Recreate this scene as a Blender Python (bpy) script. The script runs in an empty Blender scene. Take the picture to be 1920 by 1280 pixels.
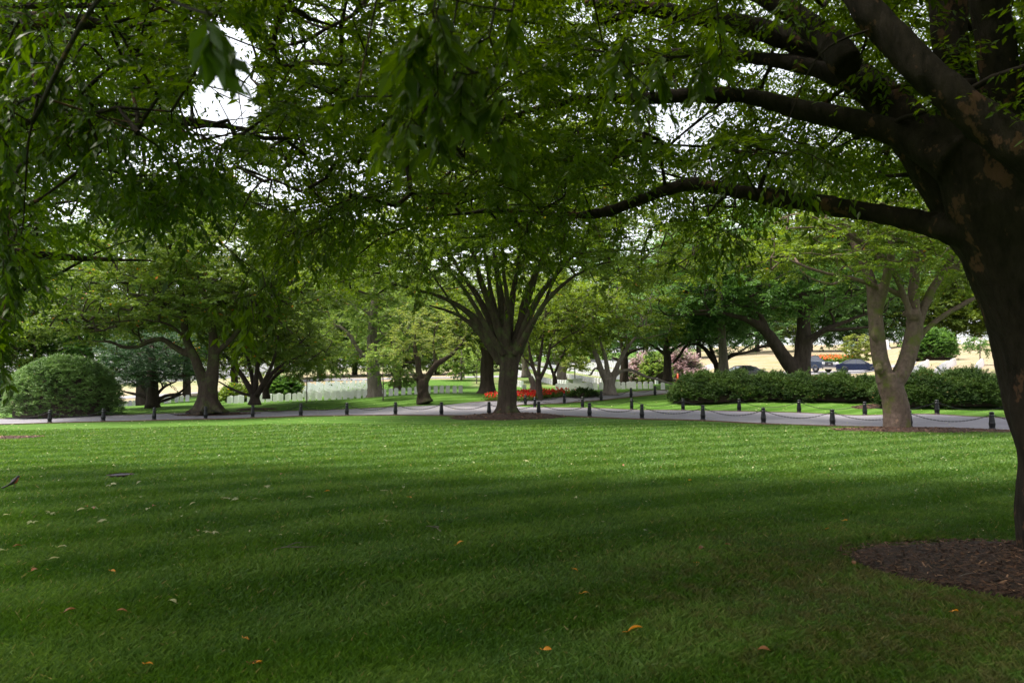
import bpy, math, random
import numpy as np
from mathutils import Vector
sc = bpy.context.scene
rng = np.random.default_rng(7)
random.seed(7)
R = math.radians

# ---------------------------------------------------------------- camera, sky, sun, exposure
F = 1280.0
TILT = math.atan(90.0 / F)
cam_d = bpy.data.cameras.new('camera')
cam_d.lens = 24.0; cam_d.sensor_width = 36.0
cam_d.clip_start = 0.05; cam_d.clip_end = 2000
cam_d.dof.use_dof = True; cam_d.dof.focus_distance = 22.0; cam_d.dof.aperture_fstop = 3.2
cam = bpy.data.objects.new('camera', cam_d)
sc.collection.objects.link(cam)
cam.location = (0, 0, 1.6)
cam.rotation_euler = (math.pi / 2 + TILT, 0, 0)
sc.camera = cam

SUN_EL, SUN_AZ = 66.0, -95.0            # azimuth from +Y towards +X
w = bpy.data.worlds.new('World'); sc.world = w; w.use_nodes = True
nt = w.node_tree; nt.nodes.clear()
sky = nt.nodes.new('ShaderNodeTexSky'); sky.sky_type = 'NISHITA'; sky.sun_disc = False
sky.sun_elevation = R(SUN_EL); sky.sun_rotation = R(SUN_AZ)
sky.air_density = 1.0; sky.dust_density = 3.0; sky.ozone_density = 1.0
hs = nt.nodes.new('ShaderNodeHueSaturation'); hs.inputs['Saturation'].default_value = 0.22
bg = nt.nodes.new('ShaderNodeBackground'); bg.inputs['Strength'].default_value = 0.15
out = nt.nodes.new('ShaderNodeOutputWorld')
nt.links.new(sky.outputs[0], hs.inputs['Color']); nt.links.new(hs.outputs[0], bg.inputs['Color'])
nt.links.new(bg.outputs[0], out.inputs['Surface'])

sl = bpy.data.lights.new('sun', 'SUN'); sl.energy = 2.8; sl.angle = R(18); sl.color = (1.0, 0.93, 0.80)
so = bpy.data.objects.new('sun', sl); sc.collection.objects.link(so)
so.rotation_euler = (R(90 - SUN_EL), 0, R(180 - SUN_AZ))
sc.view_settings.view_transform = 'Standard'; sc.view_settings.look = 'None'
sc.view_settings.exposure = 1.48; sc.view_settings.gamma = 1
sc.cycles.max_bounces = 7; sc.cycles.diffuse_bounces = 3; sc.cycles.glossy_bounces = 2
sc.cycles.transmission_bounces = 4; sc.cycles.transparent_max_bounces = 6
sc.cycles.use_denoising = True; sc.cycles.use_adaptive_sampling = True
sc.cycles.sample_clamp_indirect = 6

# ---------------------------------------------------------------- helpers: projection
st, ct = math.sin(TILT), math.cos(TILT)
def zat(py, Y):
    v = (640.0 - py) / F
    return 1.6 + Y * (st + ct * v) / (ct - st * v)
def W(px, py, Y):
    v = (640.0 - py) / F
    s = Y / (ct - st * v)
    return np.array([(px - 960.0) / F * s, Y, 1.6 + s * (st + ct * v)])
def proj(P):
    P = np.asarray(P, float); x = P[..., 0]; y = P[..., 1]; z = P[..., 2] - 1.6
    d = y * ct + z * st; u = -y * st + z * ct
    d = np.where(np.abs(d) < 1e-3, 1e-3, d)
    return 960 + F * x / d, 640 - F * u / d, d

# ---------------------------------------------------------------- terrain heights
COLS = [
 (-500, [(0,0),(20,-.1),(37,-.5),(45,-.3),(60,-.3),(120,-.5),(260,1)]),
 (0,   [(0,0),(20,-.05),(37,-.30),(42,-.2),(47,0),(60,-.2),(80,-.6),(120,-.7),(260,1)]),
 (200, [(0,0),(20,-.03),(37.5,-.17),(43,-.05),(50,.2),(60,.1),(80,-.6),(120,.6),(260,4)]),
 (400, [(0,0),(20,0),(38.2,-.03),(43,.12),(50,.35),(55,.42),(80,.5),(110,1.2),(160,2),(260,6)]),
 (600, [(0,0),(20,0.02),(30,.08),(38,.15),(45,.26),(52,.79),(56,.76),(70,1.16),(90,2.2),(110,3.2),(150,4.9),(260,10)]),
 (830, [(0,0),(20,.02),(30,.12),(36.5,.23),(45,.55),(52,1.28),(60,1.32),(75,2.0),(90,2.9),(120,4.0),(260,10)]),
 (1000,[(0,0),(20,.02),(30,.15),(35.3,.28),(46,.42),(49,.76),(54,1.35),(60,1.46),(80,2.2),(110,4.2),(160,7.8),(260,14)]),
 (1200,[(0,0),(20,.0),(33,.16),(42,.35),(50,.94),(54,1.4),(57,1.68),(62,1.74),(75,2.3),(100,3.9),(160,8.5),(260,16)]),
 (1290,[(0,0),(20,0),(32,.17),(40,.38),(50,1.0),(54,1.26),(60,1.7),(80,2.85),(100,4.3),(150,8.4),(260,17)]),
 (1430,[(0,0),(20,0),(30.5,.08),(38,.38),(44,1.05),(55,1.9),(75,3.36),(110,5.9),(150,9.6),(260,18)]),
 (1600,[(0,0),(20,0),(29,.04),(36,.28),(40,.76),(55,1.9),(75,3.4),(90,4.4),(130,7.9),(180,12),(260,18)]),
 (1750,[(0,0),(18,0),(28,.0),(32,.33),(36,.6),(50,2.8),(60,3.55),(80,5),(100,6.8),(130,9.7),(180,13.8),(260,19)]),
 (1900,[(0,0),(18,0),(27,-.03),(31,.3),(35,.6),(50,2.85),(60,3.7),(80,5.2),(100,7),(130,10),(180,13.8),(260,19)]),
 (2500,[(0,0),(18,0),(27,0),(31,.3),(35,.6),(50,2.8),(60,3.7),(80,5.2),(100,7),(130,10),(180,13.8),(260,19)]),
]
def axis(breaks):
    out_ = []
    for a, b, s in breaks:
        n = max(1, int(round((b - a) / s))); out_ += list(np.linspace(a, b, n, endpoint=False))
    return np.array(out_ + [breaks[-1][1]])
GX = axis([(-700,-160,30),(-160,-60,4),(-60,-32,1.2),(-32,32,.5),(32,60,1.2),(60,160,4),(160,700,30)])
GY = axis([(-60,-6,4),(-6,70,.5),(70,110,1.2),(110,200,4),(200,900,35)])
def build_z():
    us = np.array([(c[0] - 960) / 1283.0 for c in COLS])
    Zc = np.array([np.interp(GY, [p[0] for p in c[1]], [p[1] for p in c[1]]) for c in COLS])   # ncol x ny
    k = np.array([1, 2, 3, 2, 1.]) / 9
    for i in range(len(COLS)):
        for _ in range(2):
            zz = np.pad(Zc[i], 2, mode='edge'); Zc[i] = np.convolve(zz, k, 'valid')
    X, Y = np.meshgrid(GX, GY)
    U = X / np.maximum(Y, 12.0)
    Z = np.zeros_like(X)
    idx = np.clip(np.searchsorted(us, U) - 1, 0, len(us) - 2)
    t = np.clip((U - us[idx]) / (us[idx + 1] - us[idx]), 0, 1); t = t * t * (3 - 2 * t) * .5 + t * .5
    rows = np.arange(len(GY))[:, None] + np.zeros_like(idx)
    Z = Zc[idx, rows] * (1 - t) + Zc[idx + 1, rows] * t
    Z += (np.sin(X * .31 + Y * .17) * np.sin(Y * .23 - X * .11)) * .025 * np.clip((Y - 2) / 6, 0, 1)
    return Z
GZ = build_z()
def zg(x, y):
    x = np.asarray(x, float); y = np.asarray(y, float)
    i = np.clip(np.searchsorted(GX, x) - 1, 0, len(GX) - 2); j = np.clip(np.searchsorted(GY, y) - 1, 0, len(GY) - 2)
    a = (x - GX[i]) / (GX[i + 1] - GX[i]); b = (y - GY[j]) / (GY[j + 1] - GY[j])
    return (GZ[j, i] * (1 - a) + GZ[j, i + 1] * a) * (1 - b) + (GZ[j + 1, i] * (1 - a) + GZ[j + 1, i + 1] * a) * b
def G(px, py, lo=2.5, hi=170):
    """first ground point under a pixel"""
    Ys = np.arange(lo, hi, .1); P = np.array([W(px, py, y) for y in (1.0,)])[0]
    sx, sz = P[0], P[2] - 1.6
    xs = sx * Ys; zs = 1.6 + sz * Ys
    below = np.nonzero(zs <= zg(xs, Ys))[0]
    k = below[0] if len(below) else len(Ys) - 1
    return np.array([xs[k], Ys[k], float(zg(xs[k], Ys[k]))])
def GD(px, Y):
    x = (px - 960.0) / 1283.0 * Y
    return np.array([x, Y, float(zg(x, Y))])

# ---------------------------------------------------------------- helpers: meshes
col = sc.collection
def tag(o, label=None, cat=None, group=None, kind=None):
    if label: o['label'] = label
    if cat: o['category'] = cat
    if group: o['group'] = group
    if kind: o['kind'] = kind
    return o
def empty(name, loc, label=None, cat=None, group=None, rz=0):
    o = bpy.data.objects.new(name, None); col.objects.link(o); o.location = tuple(float(v) for v in loc)
    o.rotation_euler = (0, 0, rz); o.empty_display_size = .3
    return tag(o, label, cat, group)
class MB:
    """collects quads / polygons, builds ONE mesh object"""
    def __init__(s): s.v = []; s.q = []; s.n = 0; s.t = []; s.poly = []; s.mi = []
    def add(s, V, Q, tint=None, mi=0):
        V = np.asarray(V, float).reshape(-1, 3); Q = np.asarray(Q, int)
        s.v.append(V); s.q.append(Q + s.n); s.t.append(np.full(len(V), .5) if tint is None else np.asarray(tint, float))
        s.mi.append(np.full(len(Q), mi)); s.n += len(V)
    def ngon(s, V, mi=0):
        V = np.asarray(V, float).reshape(-1, 3); s.v.append(V); s.poly.append(([s.n + i for i in range(len(V))], mi)); s.t.append(np.full(len(V), .5)); s.n += len(V)
    def build(s, name, mats, parent=None, smooth=True, origin=None):
        V = np.concatenate(s.v) if s.v else np.zeros((0, 3)); T = np.concatenate(s.t)
        if origin is not None: V = V - np.asarray(origin, float)
        me = bpy.data.meshes.new(name)
        Q = np.concatenate(s.q) if s.q else np.zeros((0, 4), int); nq = len(Q)
        loops = list(); starts = np.arange(nq) * 4; L = Q.ravel()
        MI = np.concatenate(s.mi) if s.mi else np.zeros(0, int)
        if s.poly:
            ex = []; es = []; p = nq * 4
            for idx, mi in s.poly: es.append(p); ex += idx; p += len(idx)
            L = np.concatenate([L, ex]); starts = np.concatenate([starts, es]); MI = np.concatenate([MI, [m for _, m in s.poly]])
        me.vertices.add(len(V)); me.vertices.foreach_set('co', V.astype(np.float32).ravel())
        me.loops.add(len(L)); me.loops.foreach_set('vertex_index', L.astype(np.int32))
        me.polygons.add(len(starts)); me.polygons.foreach_set('loop_start', starts.astype(np.int32))
        me.polygons.foreach_set('material_index', MI.astype(np.int32))
        me.update(calc_edges=True)
        if not isinstance(mats, (list, tuple)): mats = [mats]
        for m in mats: me.materials.append(m)
        a = me.attributes.new('tint', 'FLOAT', 'POINT'); a.data.foreach_set('value', T.astype(np.float32))
        me.polygons.foreach_set('use_smooth', np.full(len(starts), bool(smooth)))
        o = bpy.data.objects.new(name, me); col.objects.link(o)
        if parent is not None: o.parent = parent
        return o
def place(o, root):      # world-built mesh under an empty
    return o
def norm(a): return a / np.maximum(np.linalg.norm(a, axis=-1, keepdims=True), 1e-9)

def tube(mb, P, rad, sides=8, wob=0.0, cap=True, mi=0, seed=None):
    P = np.asarray(P, float); rad = np.asarray(rad, float); k = len(P)
    T = norm(np.gradient(P, axis=0)); mean = norm(P[-1] - P[0])
    ref = np.eye(3)[np.argmin(np.abs(mean))]
    A = norm(np.cross(T, ref)); B = np.cross(T, A)
    th = np.linspace(0, 2 * np.pi, sides, endpoint=False)
    rr = rad[:, None] * np.ones((1, sides))
    if wob:
        ph = rng.uniform(0, 6, 4); s = np.arange(k)[:, None]
        rr = rr * (1 + wob * (np.sin(3 * th[None] + ph[0] + s * .35) * .5 + np.sin(5 * th[None] + ph[1] - s * .2) * .35 + np.sin(2 * th + s * .8 + ph[2]) * .4))
    V = P[:, None] + rr[..., None] * (np.cos(th)[None, :, None] * A[:, None] + np.sin(th)[None, :, None] * B[:, None])
    i = np.arange(k - 1)[:, None] * sides; j = np.arange(sides)[None]; j2 = (j + 1) % sides
    Q = np.stack([i + j, i + j2, i + sides + j2, i + sides + j], -1).reshape(-1, 4)
    base = mb.n
    mb.add(V.reshape(-1, 3), Q, mi=mi)
    if cap:
        mb.poly.append(([base + x for x in range(sides)][::-1], mi)); mb.poly.append(([base + (k - 1) * sides + x for x in range(sides)], mi))
def catmull(P, rad, step):
    P = np.asarray(P, float); rad = np.asarray(rad, float)
    if len(P) == 2: P = np.array([P[0], (P[0] + P[1]) / 2, P[1]]); rad = np.array([rad[0], rad.mean(), rad[1]])
    Q = np.vstack([2 * P[0] - P[1], P, 2 * P[-1] - P[-2]]); oP = []; oR = []
    for i in range(1, len(Q) - 2):
        p0, p1, p2, p3 = Q[i - 1:i + 3]; n = max(2, int(np.linalg.norm(p2 - p1) / step))
        for t in np.arange(n) / n:
            oP.append(.5 * ((2 * p1) + (-p0 + p2) * t + (2 * p0 - 5 * p1 + 4 * p2 - p3) * t * t + (-p0 + 3 * p1 - 3 * p2 + p3) * t ** 3))
            oR.append(rad[i - 1] * (1 - t) + rad[i] * t)
    oP.append(P[-1]); oR.append(rad[-1])
    return np.array(oP), np.array(oR)
def box(mb, c, s, mi=0, rz=0, taper=1.0):
    x, y, z = [v / 2 for v in s]
    V = np.array([(-x,-y,-z),(x,-y,-z),(x,y,-z),(-x,y,-z),(-x*taper,-y*taper,z),(x*taper,-y*taper,z),(x*taper,y*taper,z),(-x*taper,y*taper,z)])
    if rz:
        c_, s_ = math.cos(rz), math.sin(rz); V = np.stack([V[:,0]*c_-V[:,1]*s_, V[:,0]*s_+V[:,1]*c_, V[:,2]], 1)
    mb.add(V + np.asarray(c, float), [(0,3,2,1),(4,5,6,7),(0,1,5,4),(1,2,6,5),(2,3,7,6),(3,0,4,7)], mi=mi)
def lathe(mb, prof, sides=16, c=(0,0,0), mi=0, flute=0):
    prof = np.array(prof, float); th = np.linspace(0, 2*np.pi, sides, endpoint=False); k = len(prof)
    V = np.stack([prof[:,0][:,None]*np.cos(th)[None], prof[:,0][:,None]*np.sin(th)[None], prof[:,1][:,None]+0*th[None]], -1)
    i = np.arange(k-1)[:,None]*sides; j = np.arange(sides)[None]; j2 = (j+1)%sides
    mb.add(V.reshape(-1,3)+np.asarray(c,float), np.stack([i+j,i+j2,i+sides+j2,i+sides+j],-1).reshape(-1,4), mi=mi)

# ---------------------------------------------------------------- materials
def mat(name, build):
    m = bpy.data.materials.new(name); m.use_nodes = True; n = m.node_tree; n.nodes.clear()
    o = n.nodes.new('ShaderNodeOutputMaterial'); s = build(n); n.links.new(s, o.inputs['Surface']); return m
def N(n, t, **kw):
    x = n.nodes.new(t)
    for k, v in kw.items():
        if k in x.inputs: x.inputs[k].default_value = v
        else: setattr(x, k, v)
    return x
def noise(n, vec, scale, detail=4, rough=.6):
    x = N(n, 'ShaderNodeTexNoise', Scale=scale, Detail=detail, Roughness=rough)
    if vec is not None: n.links.new(vec, x.inputs['Vector'])
    return x.outputs['Fac']
def ramp(n, fac, stops):
    r = n.nodes.new('ShaderNodeValToRGB'); n.links.new(fac, r.inputs[0]); e = r.color_ramp.elements
    while len(e) < len(stops): e.new(.5)
    for i, (p, c) in enumerate(stops): e[i].position = p; e[i].color = (*c, 1)
    return r.outputs[0]
def mix(n, fac, a, b, mode='MIX'):
    m = n.nodes.new('ShaderNodeMix'); m.data_type = 'RGBA'; m.blend_type = mode
    for v, i in ((fac, 0), (a, 6), (b, 7)):
        if hasattr(v, 'is_output') or isinstance(v, bpy.types.NodeSocket): n.links.new(v, m.inputs[i])
        elif i == 0: m.inputs[0].default_value = v
        else: m.inputs[i].default_value = (*v, 1)
    return m.outputs[2]
def math_(n, op, a, b=0.0, c=None):
    m = n.nodes.new('ShaderNodeMath'); m.operation = op
    for i, v in enumerate((a, b) if c is None else (a, b, c)):
        if isinstance(v, bpy.types.NodeSocket): n.links.new(v, m.inputs[i])
        else: m.inputs[i].default_value = v
    return m.outputs[0]
def maprange(n, v, a, b):
    m = n.nodes.new('ShaderNodeMapRange'); n.links.new(v, m.inputs[0]); m.inputs[1].default_value = a; m.inputs[2].default_value = b; return m.outputs[0]
def bump(n, h, strength, dist=.02):
    b = N(n, 'ShaderNodeBump', Strength=strength, Distance=dist); n.links.new(h, b.inputs['Height']); return b.outputs[0]
def pos(n, sx=1, sy=1, sz=1):
    t = n.nodes.new('ShaderNodeTexCoord')
    if (sx, sy, sz) == (1, 1, 1): return t.outputs['Object']
    m = n.nodes.new('ShaderNodeMapping'); m.inputs['Scale'].default_value = (sx, sy, sz); n.links.new(t.outputs['Object'], m.inputs[0]); return m.outputs[0]
def attr(n, name): a = n.nodes.new('ShaderNodeAttribute'); a.attribute_name = name; return a.outputs['Fac']

def leafmat(name, dark, light, odd=None, trans=.42, rough=.42, oddat=.97):
    def f(n):
        t = attr(n, 'tint')
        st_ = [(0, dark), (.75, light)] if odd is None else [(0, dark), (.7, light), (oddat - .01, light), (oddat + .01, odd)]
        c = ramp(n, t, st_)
        p = N(n, 'ShaderNodeBsdfPrincipled', Roughness=rough); n.links.new(c, p.inputs['Base Color'])
        p.inputs['Specular IOR Level'].default_value = .35
        hsv = N(n, 'ShaderNodeHueSaturation', Hue=.490, Saturation=1.12, Value=1.9); n.links.new(c, hsv.inputs['Color'])
        tr = N(n, 'ShaderNodeBsdfTranslucent'); n.links.new(hsv.outputs[0], tr.inputs['Color'])
        ms = N(n, 'ShaderNodeMixShader'); ms.inputs[0].default_value = trans
        n.links.new(p.outputs[0], ms.inputs[1]); n.links.new(tr.outputs[0], ms.inputs[2]); return ms.outputs[0]
    return mat(name, f)
def barkmat(name, dark, light, patch=None, zs=.25, scale=9, bs=.8, moss=None, patchscale=4.0, patchthr=.6):
    def f(n):
        v = pos(n, 1, 1, zs)
        a = noise(n, v, scale, 6, .7); c = ramp(n, a, [(.3, dark), (.7, light)])
        if patch:
            m_ = maprange(n, noise(n, pos(n, 1, 1, .7), patchscale, 4, .65), patchthr, patchthr + .04); c = mix(n, m_, c, patch)
        if moss:
            m_ = maprange(n, noise(n, pos(n), 1.6, 5, .7), .5, .68); c = mix(n, m_, c, moss)
        p = N(n, 'ShaderNodeBsdfPrincipled', Roughness=.9); n.links.new(c, p.inputs['Base Color']); p.inputs['Specular IOR Level'].default_value = .2
        h = noise(n, v, scale * 1.7, 8, .75); n.links.new(bump(n, h, bs, .03), p.inputs['Normal']); return p.outputs[0]
    return mat(name, f)
def plain(name, c, rough=.6, metal=0.0, var=0.15, scale=12, spec=.5, coat=0.0):
    def f(n):
        v = noise(n, pos(n), scale, 5, .6)
        cc = ramp(n, v, [(.3, tuple(x * (1 - var) for x in c)), (.7, tuple(min(1, x * (1 + var)) for x in c))])
        p = N(n, 'ShaderNodeBsdfPrincipled', Roughness=rough, Metallic=metal); n.links.new(cc, p.inputs['Base Color'])
        p.inputs['Specular IOR Level'].default_value = spec; p.inputs['Coat Weight'].default_value = coat
        return p.outputs[0]
    return mat(name, f)

M = {}
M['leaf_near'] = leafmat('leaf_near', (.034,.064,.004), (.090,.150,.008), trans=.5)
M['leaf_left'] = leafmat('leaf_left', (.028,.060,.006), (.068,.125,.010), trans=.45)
M['leaf_mid'] = leafmat('leaf_mid', (.055,.095,.012), (.150,.210,.030), (.30,.16,.03), trans=.4, oddat=.995)
M['leaf_dark'] = leafmat('leaf_dark', (.035,.085,.018), (.095,.180,.042), trans=.45)
M['leaf_pale'] = leafmat('leaf_pale', (.09,.15,.035), (.20,.28,.07), (.30,.20,.05), trans=.45, oddat=.985)  # light green leaves, colour brightened further in place of distance haze
M['leaf_turn'] = leafmat('leaf_turn', (.055,.095,.016), (.140,.200,.035), (.65,.22,.03), trans=.4, oddat=.985)
M['leaf_yellow'] = leafmat('leaf_yellow', (.09,.13,.03), (.21,.245,.06), trans=.45)
M['leaf_blue'] = leafmat('leaf_blue', (.055,.12,.04), (.14,.24,.085), trans=.45)
M['needle'] = leafmat('needle', (.015,.045,.016), (.045,.105,.035), trans=.2)
M['yew'] = leafmat('yew', (.016,.040,.008), (.055,.100,.018), (.20,.10,.03), trans=.15, oddat=.995, rough=.8)
M['dome'] = leafmat('dome', (.065,.135,.035), (.18,.29,.085), (.22,.10,.04), trans=.15, oddat=.995)
M['pink'] = leafmat('pink', (.30,.20,.20), (.48,.36,.36), (.08,.14,.04), trans=.25, oddat=.70)
M['red_flower'] = leafmat('red_flower', (.50,.012,.010), (.72,.035,.018), trans=.2)
M['orange_flower'] = leafmat('orange_flower', (.75,.14,.06), (.9,.30,.16), trans=.3)
M['bedleaf'] = leafmat('bedleaf', (.06,.12,.02), (.16,.22,.04), trans=.3)
M['bark_near'] = barkmat('bark_near', (.013,.010,.007), (.050,.037,.028), (.13,.068,.042), zs=.35, scale=9, bs=1.0, patchscale=4.5, patchthr=.585)
M['bark_mid'] = barkmat('bark_mid', (.022,.016,.012), (.062,.045,.033), (.13,.065,.035), zs=.2, scale=6, moss=(.06,.075,.025), patchthr=.66)
M['bark_dark'] = barkmat('bark_dark', (.025,.018,.015), (.075,.056,.045), zs=.2, scale=5)
M['bark_grey'] = barkmat('bark_grey', (.10,.08,.07), (.24,.20,.175), zs=.25, scale=5)
M['bark_smooth'] = barkmat('bark_smooth', (.062,.043,.033), (.150,.105,.085), (.20,.13,.09), zs=.8, scale=7, bs=.5, moss=(.085,.095,.02), patchthr=.64)
M['iron'] = plain('iron', (.006,.006,.008), .42, 0, .3, 20, .3)
M['iron_top'] = plain('iron_top', (.008,.008,.010), .28, 0, .3, 20, .5)
M['marble'] = plain('marble', (.86,.82,.87), .6, 0, .07, 6)
M['limestone'] = plain('limestone', (.55,.52,.46), .8, 0, .12, 3)

def stripe_socket(n, P):
    # mower passes: bands across the lawn, slightly wavy
    m = n.nodes.new('ShaderNodeMapping'); m.inputs['Rotation'].default_value = (0, 0, R(-30)); n.links.new(P, m.inputs[0])
    s = n.nodes.new('ShaderNodeSeparateXYZ'); n.links.new(m.outputs[0], s.inputs[0])
    wv = math_(n, 'ADD', math_(n, 'MULTIPLY', s.outputs[1], 4.0), math_(n, 'MULTIPLY', noise(n, P, .3, 3, .6), 1.4))
    sn = math_(n, 'SINE', wv)
    return maprange(n, sn, -.4, .4)
def grasscol(n, P):
    a = noise(n, P, .5, 4, .6); b = noise(n, P, 6, 5, .7); c3 = noise(n, P, 60, 3, .7)
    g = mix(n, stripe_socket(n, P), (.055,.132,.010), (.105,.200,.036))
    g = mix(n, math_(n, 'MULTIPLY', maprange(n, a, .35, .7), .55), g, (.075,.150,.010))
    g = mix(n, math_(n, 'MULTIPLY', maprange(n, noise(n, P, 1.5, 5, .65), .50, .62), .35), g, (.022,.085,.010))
    vd = N(n, 'ShaderNodeVectorMath', operation='DISTANCE'); n.links.new(P, vd.inputs[0]); vd.inputs[1].default_value = (3.6, 5.2, 0)
    worn = math_(n, 'MULTIPLY', math_(n, 'SUBTRACT', 1.0, maprange(n, vd.outputs['Value'], 1.2, 4.2)), .5)
    dry = math_(n, 'MULTIPLY', maprange(n, math_(n, 'ADD', b, math_(n, 'MULTIPLY', worn, .35)), .55, .75), math_(n, 'ADD', .3, worn))
    g = mix(n, dry, g, (.13,.115,.045))
    g = mix(n, maprange(n, c3, .3, .7), g, (.4,.4,.4), 'MULTIPLY') if False else g
    return g, c3
def f_ground(n):
    P = pos(n)
    g, c3 = grasscol(n, P)
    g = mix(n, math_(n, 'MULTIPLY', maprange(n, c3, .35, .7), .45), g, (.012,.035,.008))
    d = attr(n, 'tint')
    dn = maprange(n, math_(n, 'ADD', d, math_(n, 'MULTIPLY', math_(n, 'SUBTRACT', noise(n, P, .35, 4, .6), .5), .9)), .3, .7)
    dryc = mix(n, math_(n, 'MULTIPLY', maprange(n, noise(n, P, .18, 4, .6), .48, .62), .6), ramp(n, noise(n, P, 2.5, 5, .65), [(.3, (.20,.155,.10)), (.7, (.38,.30,.21))]), (.17,.19,.07))
    g = mix(n, dn, g, dryc)
    p = N(n, 'ShaderNodeBsdfPrincipled', Roughness=.95); n.links.new(g, p.inputs['Base Color']); p.inputs['Specular IOR Level'].default_value = .15
    h = math_(n, 'ADD', noise(n, P, 90, 4, .8), math_(n, 'MULTIPLY', noise(n, P, 14, 4, .7), 1.5))
    n.links.new(bump(n, h, .7, .03), p.inputs['Normal']); return p.outputs[0]
M['ground'] = mat('ground', f_ground)
def f_grass(n):
    geo = n.nodes.new('ShaderNodeNewGeometry')
    g, c3 = grasscol(n, geo.outputs['Position'])
    t = attr(n, 'tint')
    g = mix(n, maprange(n, t, .0, 1.0), mix(n, 1.0, g, (.7,.75,.8), 'MULTIPLY'), mix(n, 1.0, g, (1.6,1.35,1.5), 'MULTIPLY'))
    g = mix(n, math_(n, 'GREATER_THAN', t, .975), g, (.28,.24,.10))
    p = N(n, 'ShaderNodeBsdfPrincipled', Roughness=.45); n.links.new(g, p.inputs['Base Color']); p.inputs['Specular IOR Level'].default_value = .35
    tr = N(n, 'ShaderNodeBsdfTranslucent'); n.links.new(mix(n, 1.0, g, (1.5,1.5,.9), 'MULTIPLY'), tr.inputs['Color'])
    ms = N(n, 'ShaderNodeMixShader'); ms.inputs[0].default_value = .35
    n.links.new(p.outputs[0], ms.inputs[1]); n.links.new(tr.outputs[0], ms.inputs[2]); return ms.outputs[0]
M['grass'] = mat('grass', f_grass)
def f_path(n):
    P = pos(n)
    c = ramp(n, noise(n, P, .8, 5, .6), [(.3, (.150,.140,.165)), (.7, (.215,.20,.232))])
    c = mix(n, math_(n, 'MULTIPLY', maprange(n, noise(n, P, 120, 3, .8), .45, .65), .4), c, (.14,.13,.14))
    c = mix(n, math_(n, 'MULTIPLY', maprange(n, noise(n, P, 2.2, 6, .75), .62, .7), .35), c, (.12,.10,.09))
    p = N(n, 'ShaderNodeBsdfPrincipled', Roughness=.85); n.links.new(c, p.inputs['Base Color'])
    n.links.new(bump(n, noise(n, P, 150, 4, .8), .4, .006), p.inputs['Normal']); return p.outputs[0]
M['path'] = mat('path', f_path)
M['edging'] = plain('edging', (.10,.055,.04), .9, 0, .4, 8)
def f_mulch(n):
    P = pos(n, 1, 1, 1)
    v = N(n, 'ShaderNodeTexVoronoi', Scale=38); n.links.new(P, v.inputs['Vector'])
    c = ramp(n, v.outputs['Color'], [(.1, (.018,.009,.006)), (.6, (.060,.027,.016)), (.95, (.14,.07,.045))])
    p = N(n, 'ShaderNodeBsdfPrincipled', Roughness=.95); n.links.new(c, p.inputs['Base Color'])
    n.links.new(bump(n, math_(n, 'ADD', v.outputs['Distance'], noise(n, P, 30, 5, .8)), 1.0, .04), p.inputs['Normal']); return p.outputs[0]
M['mulch'] = mat('mulch', f_mulch)
M['chip'] = leafmat('chip', (.03,.014,.009), (.12,.06,.035), (.32,.18,.11), trans=.02, rough=.8, oddat=.93)
M['asphalt'] = plain('asphalt', (.22,.21,.23), .9, 0, .12, 4)

# ---------------------------------------------------------------- ground
def build_ground():
    X, Y = np.meshgrid(GX, GY); V = np.stack([X, Y, GZ], -1).reshape(-1, 3)
    nx, ny = len(GX), len(GY)
    i = np.arange(ny - 1)[:, None] * nx; j = np.arange(nx - 1)[None]
    Q = np.stack([i + j, i + j + 1, i + nx + j + 1, i + nx + j], -1).reshape(-1, 4)
    u = X / np.maximum(Y, 12) * 1283 + 960
    def sm(v, a, b): t = np.clip((v - a) / (b - a), 0, 1); return t * t * (3 - 2 * t)
    dry = np.zeros_like(X)
    dry = np.maximum(dry, sm(u, 1260, 1330) * sm(Y, 62, 70))                     # right-hand hill
    dry = np.maximum(dry, sm(u, 1640, 1700) * sm(Y, 41, 45))
    dry = np.maximum(dry, sm(Y, 86, 95) * (1 - sm(u, 850, 900)) * .75)
    dry = np.maximum(dry, sm(Y, 66, 72) * sm(u, 840, 900) * (1 - sm(u, 1200, 1300)) * .42)
    dry *= 1 - sm(Y, 150, 190) * .3
    gb = np.exp(-(((u - 1560) / 70) ** 2 + ((Y - 115) / 16) ** 2)); dry = np.clip(dry - gb * 1.3, 0, 1)
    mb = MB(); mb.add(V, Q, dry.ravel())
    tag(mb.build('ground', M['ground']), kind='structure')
build_ground()

def strip(name, near, far, m, off=.03, n_across=10, step=.5, kind='structure'):
    """ribbon between two polylines of ground points"""
    def resample(L, n):
        L = np.asarray(L, float)[:, :2]; d = np.r_[0, np.cumsum(np.linalg.norm(np.diff(L, axis=0), axis=1))]
        s = np.linspace(0, d[-1], n); return np.stack([np.interp(s, d, L[:, 0]), np.interp(s, d, L[:, 1])], 1)
    A = np.asarray(near)[:, :2]; n = int(np.linalg.norm(np.diff(A, axis=0), axis=1).sum() / step) + 2
    A = resample(near, n); B = resample(far, n)
    t = np.linspace(0, 1, n_across)[None, :, None]; Pp = A[:, None] * (1 - t) + B[:, None] * t
    V = np.concatenate([Pp, (zg(Pp[..., 0], Pp[..., 1]) + off)[..., None]], -1)
    i = np.arange(n - 1)[:, None] * n_across; j = np.arange(n_across - 1)[None]
    mb = MB(); mb.add(V.reshape(-1, 3), np.stack([i + j, i + n_across + j, i + n_across + j + 1, i + j + 1], -1).reshape(-1, 4)[:, ::-1])
    o = mb.build(name, m)
    return tag(o, kind=kind)

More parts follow.
